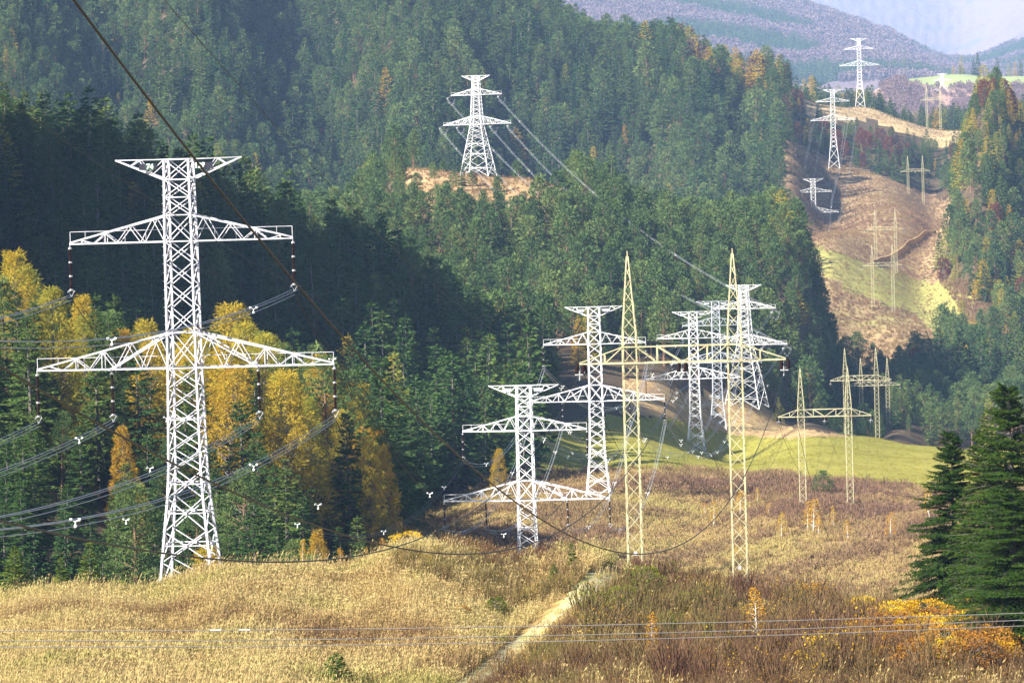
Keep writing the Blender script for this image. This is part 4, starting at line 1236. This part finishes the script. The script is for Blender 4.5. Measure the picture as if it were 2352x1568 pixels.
def region(n, poly, d0, d1, dens=None):
    """random ground points inside a picture region, uniform per square metre"""
    xs = [p[0] for p in poly]
    lo, hi = (min(xs) - 1176) / F, (max(xs) - 1176) / F
    y = np.sqrt(rng.random(n * 6) * (d1 ** 2 - d0 ** 2) + d0 ** 2)
    x = y * (lo + (hi - lo) * rng.random(n * 6))
    z = zq(x, y); px, py = proj(x, y, z)
    m = inpoly(px, py, poly)
    if dens is not None: m &= rng.random(len(x)) < dens(px, py, x, y)
    return x[m][:n], y[m][:n], z[m][:n], px[m][:n], py[m][:n]


BIG = [(-60, 1200), (2420, 1200), (2420, 1720), (-60, 1720)]
PATH = [(1040, 1600), (1130, 1535), (1220, 1462), (1290, 1402), (1340, 1360), (1375, 1332), (1400, 1318)]
WID = np.array([1.1, 1.1, 1.1, 1.1, 1.3, 1.6, 1.7])


def path_dist(px, py):
    best = np.full(np.shape(px), 1e9)
    for (xa, ya), (xb, yb) in zip(PATH[:-1], PATH[1:]):
        t = np.clip(((px - xa) * (xb - xa) + (py - ya) * (yb - ya)) / ((xb - xa) ** 2 + (yb - ya) ** 2), 0, 1)
        best = np.minimum(best, np.hypot((px - xa - t * (xb - xa)) * .55, py - ya - t * (yb - ya)))
    return best


SHRUB = [(1330, 1335), (1420, 1300), (1500, 1290), (1620, 1310), (1750, 1350), (1900, 1400), (2100, 1440), (2420, 1440), (2420, 1720), (1090, 1720), (1060, 1590), (1180, 1530), (1290, 1450), (1380, 1360)]


def nz2(x, y, s=1.0): return .5 + .5 * np.sin(x * .13 * s + 1.9 * np.sin(y * .06 * s)) * np.sin(y * .085 * s - x * .05 * s + 1.1)


# grass on the hill
def gd(px, py, x, y):
    d = np.where(inpoly(px, py, SHRUB), .16, 1.0)
    return np.where(path_dist(px, py) < 20, np.where(path_dist(px, py) < 5, .14, 0), d)
x, y, z, px, py = region(62000, BIG, 205, 372, gd)
s = (.65 + .55 * rng.random(len(x))) * (.8 + .35 * nz2(x, y))
scatter('dry_grass', TU, np.stack([x, y, z], 1), rng.normal(size=len(x)) * .5, np.stack([s, s, s * (.8 + .4 * rng.random(len(x)))], 1), np.where(rng.random(len(x)) < .06, 5, np.where(rng.random(len(x)) < .10 * (nz2(x, y, 2) > .6) + .015, 6, rng.integers(0, 5, len(x)))), label='long dry golden grass on the foreground hill', cat='grass')
# valley scrub
x, y, z, px, py = region(36000, COVER[0][1], 500, 880)
s = .7 + .7 * rng.random(len(x))
scatter('scrub_grass', TS, np.stack([x, y, z], 1), rng.random(len(x)) * .8, np.stack([s, s, s], 1), rng.integers(0, 4, len(x)), label='pale dry grass between the shrubs on the valley floor', cat='grass')
x2, y2, z2, px2, py2 = region(23000, COVER[0][1], 500, 880, lambda px, py, x, y: np.clip((nz2(x, y, .7) - .3) * 1.7, .06, 1))
s = .5 + .75 * rng.random(len(x2)) * (.5 + nz2(x2, y2, .7))
xs_, ys_, zs_, ss_ = [x2], [y2], [z2], [s]
for k, n_, smin, smax in ((3, 1500, .5, .95), (4, 900, .4, .8), (5, 9000, .4, 1.0), (6, 2600, .5, 1.1), (7, 2600, .25, .6), (7, 400, .5, .9)):
    a = region(n_, COVER[k][1], COVER[k][2], COVER[k][3])
    xs_.append(a[0]); ys_.append(a[1]); zs_.append(a[2]); ss_.append(smin + (smax - smin) * rng.random(len(a[0])))
a = region(700, [(2150, 640), (2215, 650), (2300, 720), (2300, 800), (2230, 790), (2200, 700)], 1560, 1960); xs_.append(a[0]); ys_.append(a[1]); zs_.append(a[2]); ss_.append(1 + 1.2 * rng.random(len(a[0])))
X, Y, Z, S = (np.concatenate(a) for a in (xs_, ys_, zs_, ss_))
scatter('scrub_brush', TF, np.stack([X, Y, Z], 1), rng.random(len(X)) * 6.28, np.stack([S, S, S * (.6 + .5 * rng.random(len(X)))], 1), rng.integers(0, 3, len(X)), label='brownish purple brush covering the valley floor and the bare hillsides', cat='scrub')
x, y, z, px, py = region(26000, COVER[1][1], 800, 1200)
s = .7 + .6 * rng.random(len(x))
scatter('meadow_grass', TM, np.stack([x, y, z], 1), rng.random(len(x)) * 6.28, np.stack([s, s, s], 1), rng.integers(0, 3, len(x)), label='short green grass of the valley meadow', cat='grass')

# far broadleaf woods on the hazy mountains
bx = []
FAR = Geo()
C, T = clumpy(950, 18, 5.5, .12, 14, 9, 3.2, 2.2, .5, .9, 'round', .3)
FARM = [join(C, T, 'far_tree', M['far_crown'], M['bark'])]
C, T = clumpy(951, 18, 5.5, .12, 14, 9, 3.2, 2.2, .5, .9, 'round', .3)
FARM.append(join(C, T, 'far_tree', M['far_crown'], M['bark']))
C, T = spruce(952, 24, 4.2, 40, 6, 3.0, 1.3); FARM.append(join(C, T, 'far_tree', M['spruce'], M['bark']))
n_ = 26000
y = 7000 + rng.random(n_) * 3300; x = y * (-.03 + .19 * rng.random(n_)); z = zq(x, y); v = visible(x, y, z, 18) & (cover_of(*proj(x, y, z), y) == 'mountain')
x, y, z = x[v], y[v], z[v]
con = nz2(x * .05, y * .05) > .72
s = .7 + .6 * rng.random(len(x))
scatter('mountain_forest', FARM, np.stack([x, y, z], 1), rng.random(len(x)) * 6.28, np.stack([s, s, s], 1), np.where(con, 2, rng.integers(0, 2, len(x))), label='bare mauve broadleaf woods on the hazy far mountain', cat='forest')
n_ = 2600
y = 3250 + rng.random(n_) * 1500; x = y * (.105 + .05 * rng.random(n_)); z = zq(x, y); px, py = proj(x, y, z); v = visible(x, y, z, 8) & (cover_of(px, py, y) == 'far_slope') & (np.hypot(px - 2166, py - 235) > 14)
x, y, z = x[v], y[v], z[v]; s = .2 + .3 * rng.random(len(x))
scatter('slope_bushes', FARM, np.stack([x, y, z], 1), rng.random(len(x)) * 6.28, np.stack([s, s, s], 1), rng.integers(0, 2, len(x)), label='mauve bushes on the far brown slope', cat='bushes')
for X_, Y_, h, kd, lab in ((2209, 172, 26, 'larch_tree', 'far orange larch on the skyline of the green field'), (2190, 174, 14, 'larch_tree', 'small far orange tree left on the skyline of the green field'), (2205, 176, 14, 'spruce_tree', 'far dark spruce beside the larch on the field skyline'),
                           (2236, 171, 22, 'spruce_tree', 'slim far spruce right of the skyline larch'), (2247, 171, 30, 'spruce_tree', 'pointed far spruce standing highest on the field skyline'), (2290, 171, 26, 'spruce_tree', 'far spruce clump at the right end of the field skyline'),
                           (2318, 171, 18, 'larch_tree', 'pale orange far tree right on the field skyline'), (2332, 171, 20, 'larch_tree', 'last pale orange far tree on the field skyline, right'), (2345, 171, 22, 'spruce_tree', 'dark far spruce at the right picture edge on the field')):
    p = pt(X_, Y_ + 3, 4560); plant(kd, X_, (p.x, p.y, zq(p.x, p.y) - .3), h, HREF[kd], parts=False, label=lab, cat='tree', group='far trees on the field skyline')
for q, (X_, Y_, h, lab) in enumerate(((2248, 232, 46, 'tall far spruce alone on the brown slope under the field'), (2240, 262, 34, 'far spruce below the tall lone one on the brown slope'))):
    p = pt(X_, Y_, 3700); plant('spruce_tree', q, (p.x, p.y, zq(p.x, p.y)), h * .8, 25, parts=False, label=lab, cat='tree', group='spruces on the far brown slope', width=1.2)

# path on the hill
g = Geo(); ctr = []
for (xa, ya), (xb, yb) in zip(PATH[:-1], PATH[1:]):
    for t in np.linspace(0, 1, 12, endpoint=False): ctr.append((xa + (xb - xa) * t, ya + (yb - ya) * t))
ctr = [hit(a, b) for a, b in ctr]
cw = np.interp(np.linspace(0, 1, len(ctr)), np.linspace(0, 1, len(WID)), WID)
ctr = np.array([(c.x, c.y) for c in ctr])
for _ in range(3): ctr[1:-1] = .25 * ctr[:-2] + .5 * ctr[1:-1] + .25 * ctr[2:]
d = np.gradient(ctr, axis=0); nrm = np.stack([-d[:, 1], d[:, 0]], 1) / np.linalg.norm(d, axis=1)[:, None]
rows = []
for t in np.linspace(-1, 1, 9):
    wv = cw * (1 + .14 * np.sin(np.arange(len(ctr)) * 1.3 + t))
    e = ctr + nrm * (t * wv)[:, None]; rows.append(np.stack([e[:, 0], e[:, 1], zq(e[:, 0], e[:, 1]) + .07 - .05 * t * t], 1))
v = np.stack(rows, 1); ni, nj = v.shape[:2]; ii = np.arange(ni * nj).reshape(ni, nj)
PTH, nt, out = new_mat('dirt_track')
gg = N(nt, 'ShaderNodeNewGeometry')
colr = mixc(nt, ramp(nt, noise(nt, .35, 4, .65, gg.outputs['Position']), [(.40, (0, 0, 0)), (.56, (1, 1, 1))]), (.19, .20, .05), (.33, .28, .18))
colr = mixc(nt, ramp(nt, noise(nt, 2.5, 4, .7, gg.outputs['Position']), [(.45, (0, 0, 0)), (.6, (1, 1, 1))]), colr, (.30, .27, .12))
p = N(nt, 'ShaderNodeBsdfPrincipled'); p.inputs['Roughness'].default_value = .95; nt.links.new(colr, p.inputs['Base Color']); nt.links.new(p.outputs[0], out.inputs['Surface'])
obj('path', mesh_np('path', v.reshape(-1, 3), np.stack([ii[:-1, :-1], ii[:-1, 1:], ii[1:, 1:], ii[1:, :-1]], -1).reshape(-1, 4), None, [PTH], True), kind='structure')
# dark cutting of the track on the far hillside
tr = [(2008, 612), (2040, 598), (2075, 575), (2110, 553), (2150, 535), (2185, 525)]
pts = [hit(a, b, 0, 1700) for a, b in tr]
tx = np.interp(np.linspace(0, 5, 40), range(6), [q.x for q in pts]); ty = np.interp(np.linspace(0, 5, 40), range(6), [q.y for q in pts])
rows = [np.stack([tx, ty + o, zq(tx, ty + o) + dz], 1) for o, dz in ((-6, .15), (-2.2, 2.0), (0, 2.2), (1.5, .6), (5, .1))]
v = np.stack(rows, 1); ni, nj = v.shape[:2]; ii = np.arange(ni * nj).reshape(ni, nj)
obj('track', mesh_np('track', v.reshape(-1, 3), np.stack([ii[:-1, :-1], ii[:-1, 1:], ii[1:, 1:], ii[1:, :-1]], -1).reshape(-1, 4), None, [G['dry_bank']], True), kind='structure')

# spruces at the right edge
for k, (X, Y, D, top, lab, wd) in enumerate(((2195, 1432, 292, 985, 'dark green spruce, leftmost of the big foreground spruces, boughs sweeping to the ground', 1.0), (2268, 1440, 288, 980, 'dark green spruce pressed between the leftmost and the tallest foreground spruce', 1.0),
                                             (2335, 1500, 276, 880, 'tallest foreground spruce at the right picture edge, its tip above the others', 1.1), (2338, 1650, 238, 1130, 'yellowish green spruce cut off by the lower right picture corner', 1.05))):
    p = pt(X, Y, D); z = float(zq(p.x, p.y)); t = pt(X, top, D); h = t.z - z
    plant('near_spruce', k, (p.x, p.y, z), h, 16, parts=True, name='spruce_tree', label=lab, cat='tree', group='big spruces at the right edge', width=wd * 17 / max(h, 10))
# young spruces and bushes along the brow
for k, (X, Y, h, kd, hr, lab) in enumerate((
        (208, 1346, 3.8, 'young_spruce', 4, 'slender young spruce on the hill brow, left of the large pylon'), (142, 1358, 2.8, 'young_spruce', 4, 'wide young spruce left of the slender one on the hill brow'), (36, 1372, 4.0, 'young_spruce', 4, 'shaded young spruce near the left picture edge'),
        (66, 1366, 2.2, 'young_spruce', 4, 'thin spruce sapling beside the shaded one at left'), (262, 1338, 1.6, 'green_bush', 3, 'low round green bush left of the foot of the large pylon'),
        (775, 1600, 2.1, 'young_spruce', 4, 'dense dark young spruce cut off by the bottom edge'), (836, 1590, .9, 'young_spruce', 4, 'little spruce at the bottom edge beside the dense dark one'),
        (1315, 1318, 1.9, 'young_spruce', 4, 'little dark spruce at the upper bend of the path'), (1274, 1352, 1.5, 'young_spruce', 4, 'tiny dark spruce left of the path'),
        (694, 1312, 3.4, 'birch_sapling', 6, 'orange birch sapling on the brow right of the large pylon'), (785, 1300, 2.6, 'birch_sapling', 6, 'second orange sapling on the brow, leaning'), (842, 1290, 2.2, 'birch_sapling', 6, 'small orange sapling on the brow at the dark gully'), (882, 1288, 2.4, 'birch_sapling', 6, 'orange sapling beside the yellow bush on the brow'),
        (940, 1305, 2.3, 'yellow_bush', 3, 'loose yellow bush on the hill brow'), (1740, 1490, 4.6, 'birch_sapling', 6, 'single orange birch sapling amid the brown shrubs, lower right'), (1500, 1580, 4.2, 'birch_sapling', 6, 'bright yellow birch sapling at the bottom edge'),
        (2222, 1450, 5.2, 'birch_sapling', 6, 'yellow birch before the dark foreground spruces'), (1140, 1418, 1.5, 'green_bush', 3, 'lime green bush in the dry grass left of the path'), (1060, 1420, 1.0, 'rusty_bush', 3, 'low rust red bush in the dry grass'),
        (1860, 1365, 2.6, 'rusty_bush', 3, 'orange bush on the edge of the shrub bank'), (1890, 1375, 1.8, 'rusty_bush', 3, 'second orange bush right behind the first on the shrub bank'),
        (1985, 1405, 2.4, 'yellow_bush', 3, 'bright yellow bush topping the shrub bank'), (2030, 1412, 2.2, 'yellow_bush', 3, 'golden bush right of the brightest one on the shrub bank'), (1950, 1412, 2.0, 'yellow_bush', 3, 'golden bush at the left end of the yellow row'),
        (2130, 1470, 2.6, 'yellow_bush', 3, 'spreading yellow bush below the grey wires'), (2075, 1455, 2.2, 'yellow_bush', 3, 'yellow bush crossed by the grey wires'), (2200, 1500, 2.4, 'yellow_bush', 3, 'gold bush below the yellow birch'),
        (2180, 1545, 2.6, 'rusty_bush', 3, 'amber bush low before the spruces'), (2240, 1560, 2.4, 'rusty_bush', 3, 'amber bush at the bottom, nearest the corner spruce'), (2110, 1560, 2.2, 'rusty_bush', 3, 'tawny bush at the bottom edge below the yellow ones'), (2060, 1510, 2.0, 'rusty_bush', 3, 'tawny bush in the middle of the shrub heap'),
        (1905, 1520, 1.8, 'yellow_bush', 3, 'sparse yellow bush among brown twigs below the wires'), (1830, 1560, 1.6, 'yellow_bush', 3, 'low yellow bush at the bottom edge, centre right'), (1430, 1405, 2.0, 'green_bush', 3, 'green tinged shrub right of the path'), (1480, 1360, 2.2, 'green_bush', 3, 'olive shrub at the foot of the front portal'),
        (1620, 1545, 1.6, 'rusty_bush', 3, 'rusty bush at the bottom right of the yellow birch sapling'))):
    D0 = 205
    p = hit(X, min(Y, 1566), 0, D0) if Y < 1580 else Vector(pt(X, Y, 255))
    if p.y > 380 or (Y < 1378 and X < 1000): p = pt(X, Y, 343 if X < 1500 else 322)
    z = float(zq(p.x, p.y))
    plant(kd, k, (p.x, p.y, z - .05), h * (1.35 if kd == 'young_spruce' else 1.15 if kd in ('yellow_bush', 'rusty_bush') and Y > 1360 and X > 1800 else 1), hr, label=lab, cat='sapling' if 'sap' in kd or 'young' in kd else 'bush', group='bushes and saplings on the foreground hill', name={'young_spruce': 'spruce_sapling'}.get(kd, kd), parts=kd != 'x', width=1.9 if Y > 1581 and kd == 'young_spruce' else 1.0)
x, y, z, px, py = region(46, [(1780, 1400), (1980, 1405), (2100, 1420), (2285, 1440), (2290, 1562), (2010, 1562), (1960, 1470)], 215, 300)
for i in range(len(x)):
    kd = 'yellow_bush' if rng.random() < .5 else 'rusty_bush'
    plant(kd, i, (x[i], y[i], z[i] - .05), 1.2 + 1.7 * rng.random(), 3, label='small golden leaved shrub within the yellow shrub heap' if kd == 'yellow_bush' else 'small amber leaved shrub within the yellow shrub heap', cat='bush', group='small %s shrubs of the heap' % ('golden' if kd == 'yellow_bush' else 'amber'), width=1.15)
# round pine and saplings on the valley floor
p = hit(1890, 1140, 0, 500); plant('pine_tree', 5, (p.x, p.y, p.z - 1), 6.5, 22, label='single round dark green pine on the brown valley floor between the yellow poles', cat='tree', width=2.0)
for k, (X, Y, h, lab) in enumerate(((1795, 1240, 5.2, 'yellow birch left of the scrubland portal foot'), (1855, 1225, 6.0, 'orange birch right before the left pole of the scrubland portal'), (1868, 1228, 6.5, 'white stemmed birch beside the scrubland portal'), (1915, 1215, 4.4, 'small golden birch between the scrubland portal poles'),
                                    (2045, 1245, 5.4, 'thin orange birch far right on the valley floor'), (1640, 1215, 5.2, 'bright yellow birch left of the right front pole'), (1700, 1190, 5.5, 'yellow birch behind the right front pole'), (1740, 1165, 4.0, 'pale orange birch right of the right front pole'),
                                    (1948, 1240, 3.6, 'compact yellow birch low on the valley floor'), (1880, 1232, 3.8, 'little orange birch under the round pine'), (1620, 1190, 3.0, 'olive birch left of the bright yellow one'), (2135, 1195, 6.5, 'orange tree half hidden by the foreground spruces'),
                                    (1298, 1290, 4.0, 'yellow sapling right of the foot of the second pylon'), (1690, 1300, 3.2, 'orange sapling at the lower part of the right front pole'), (1765, 1190, 3.0, 'faint orange sapling in the valley brush'))):
    p = hit(X, Y, 0, 470); plant('birch_sapling', k, (p.x, p.y, p.z), h, 6, name='birch_tree', label=lab, cat='tree', group='yellow birches on the valley floor', width=1.25)
for k, (X, Y, h, lab) in enumerate(((830, 1060, 13, 'bare grey tree in the dark right end of the forest belt'), (800, 1100, 11, 'spreading bare grey tree below the first at the forest edge'), (560, 1240, 11, 'bare grey tree right of the foot of the large pylon'), (645, 1300, 6, 'leafless brown tree on the brow beside the green spruce'))):
    p = hit(X, Y, h * .5, 440); e = obj('bare_tree', PROTO['grey_tree'][k % 2]['all'], None, (p.x, p.y, p.z), label=lab, cat='tree', group='bare grey trees'); e.scale = (h / 12,) * 3; e.rotation_euler = (0, 0, k)
p = hit(620, 1260, 6, 420); plant('spruce_tree', 2, (p.x, p.y - 20, float(zq(p.x, p.y - 20))), 15, 25, width=1.25, label='bright green spruce at the forest edge right of the large pylon', cat='tree', group='spruce trees at the forest edge')
for k, (X, Y, h) in enumerate(((930, 420, 8), (1000, 430, 8), (1040, 445, 9), (1060, 430, 10), (1085, 440, 7), (1150, 470, 11), (1140, 445, 9), (1225, 470, 6), (1262, 470, 5), (1090, 500, 8), (960, 460, 10), (1030, 480, 10), (1240, 495, 8), (1200, 500, 9))):
    p = hit(X, Y, 0, 1380); plant('pine_tree' if k % 3 else 'spruce_tree', k, (p.x, p.y, p.z), h, 22 if k % 3 else 25, parts=False, width=1.3, label='young conifer scattered on the brown knoll below the hilltop pylon', cat='tree', group='young conifers on the knoll')

# shrubs of the bank, lower right: each one a thing
x, y, z, px, py = region(20000, SHRUB, 208, 335)
pick = []
taken = np.zeros((0, 2))
for i in range(len(x)):
    if len(pick) >= 295: break
    if len(taken) and np.min(np.hypot(taken[:, 0] - x[i], taken[:, 1] - y[i])) < 1.35: continue
    if path_dist(px[i], py[i]) < 34 or py[i] > 1600: continue
    taken = np.vstack([taken, (x[i], y[i])]); pick.append(i)
for i in pick:
    gr = px[i] < 1620 and py[i] < 1500 and rng.random() < .45
    me = TG[rng.integers(2)] if gr else TW[rng.integers(6)]
    o = obj('twiggy_shrub', me, None, (x[i], y[i], z[i]), label='twiggy brown shrub with some green leaves right of the path' if gr else ('twiggy brown shrub on the bank below the grey wires' if py[i] > 1470 else 'twiggy brown shrub on the upper bank at the feet of the front portal'),
            cat='shrub', group='green tinged shrubs right of the path' if gr else 'twiggy shrubs on the lower bank' if py[i] > 1470 else 'twiggy shrubs on the upper bank')
    s = .8 + .6 * rng.random(); o.scale = (s * 1.2, s * 1.2, s * (.75 + .7 * nz2(x[i], y[i], 1.6))); o.rotation_euler = (0, 0, rng.random() * 6.28)
mask = np.ones(len(x), bool); mask[pick] = False
mask &= (path_dist(px, py) > 30); j = np.nonzero(mask)[0][:2600]
a = region(420, [(880, 1285), (1060, 1262), (1330, 1280), (1330, 1400), (1150, 1400), (1000, 1340), (880, 1320)], 300, 360, lambda px, py, x, y: nz2(x, y, 1.5))
X = np.concatenate([x[j], a[0]]); Y = np.concatenate([y[j], a[1]]); Z = np.concatenate([z[j], a[2]])
s = .35 + .45 * rng.random(len(X))
scatter('undergrowth', TW, np.stack([X, Y, Z], 1), rng.random(len(X)) * 6.28, np.stack([s, s, s], 1), rng.integers(0, 6, len(X)), label='low brown undergrowth between the shrubs', cat='undergrowth')

if 0:
    for o in bpy.data.objects:
        if o.name.startswith('spruce_sapling') and o.type == 'EMPTY': print('SAP', o.name, o.location, proj(*o.location), o.scale)
    for o in bpy.data.objects:
        if o.get('category') == 'sapling': print('SP2', o.name, [round(v, 1) for v in o.location], [round(float(v)) for v in proj(*o.location)], [round(v, 2) for v in o.scale], o['label'][:40])

# ------------------------------------------------------------------ light, air, camera
SUN_EL = math.radians(36.0)
SUN_AZ = math.radians(-121.0)          # clockwise from +Y: from the left, a little behind the camera
sdir = Vector((math.sin(SUN_AZ) * math.cos(SUN_EL), math.cos(SUN_AZ) * math.cos(SUN_EL), math.sin(SUN_EL)))
sl = bpy.data.lights.new('sun', 'SUN'); sl.energy = 5.0; sl.angle = math.radians(.53); sl.color = (1.0, .93, .80)
so = bpy.data.objects.new('sun', sl); COL.objects.link(so)
so.rotation_euler = sdir.to_track_quat('Z', 'Y').to_euler()
w = bpy.data.worlds.new('World'); SC.world = w; w.use_nodes = True
nt = w.node_tree; bg = nt.nodes['Background']
sk = nt.nodes.new('ShaderNodeTexSky'); sk.sky_type = 'NISHITA'; sk.sun_disc = False
sk.sun_elevation = SUN_EL; sk.sun_rotation = SUN_AZ; sk.altitude = 500; sk.air_density = 1.2; sk.dust_density = .6; sk.ozone_density = 2.0
nt.links.new(sk.outputs[0], bg.inputs[0]); bg.inputs[1].default_value = .05

hz, nt, out = new_mat('haze')
pv = N(nt, 'ShaderNodeVolumePrincipled'); pv.inputs['Color'].default_value = (.37, .58, 1.0, 1); pv.inputs['Density'].default_value = 0.42e-4; pv.inputs['Anisotropy'].default_value = -.3
nt.links.new(pv.outputs[0], out.inputs['Volume'])
g = Geo()
x0, x1, y0, y1, z0, z1 = -4600, 4600, -700, 17800, float(ZZ.min()) - 3, float(ZZ.max()) + 60
g.add([(x0, y0, z0), (x1, y0, z0), (x1, y1, z0), (x0, y1, z0), (x0, y0, z1), (x1, y0, z1), (x1, y1, z1), (x0, y1, z1)],
      [(0, 3, 2, 1), (4, 5, 6, 7), (0, 1, 5, 4), (1, 2, 6, 5), (2, 3, 7, 6), (3, 0, 4, 7)])
obj('haze', g.mesh('haze', [hz]), kind='stuff', label='blue autumn haze filling the valley air', cat='haze')

cd = bpy.data.cameras.new('camera'); cd.lens = 125; cd.sensor_width = 36; cd.clip_start = .5; cd.clip_end = 30000
co = bpy.data.objects.new('camera', cd); COL.objects.link(co)
R = Matrix.Rotation(math.pi / 2 - PITCH, 4, 'X') @ Matrix.Rotation(-ROLL, 4, 'Z')
co.matrix_world = R
SC.camera = co
SC.render.engine = 'CYCLES'
SC.cycles.use_denoising = True
SC.cycles.max_bounces = 6; SC.cycles.diffuse_bounces = 2; SC.cycles.transmission_bounces = 3; SC.cycles.volume_bounces = 0
SC.cycles.use_adaptive_sampling = False
SC.view_settings.view_transform = 'Standard'; SC.view_settings.look = 'None'; SC.view_settings.exposure = 1.85; SC.view_settings.gamma = 1.0
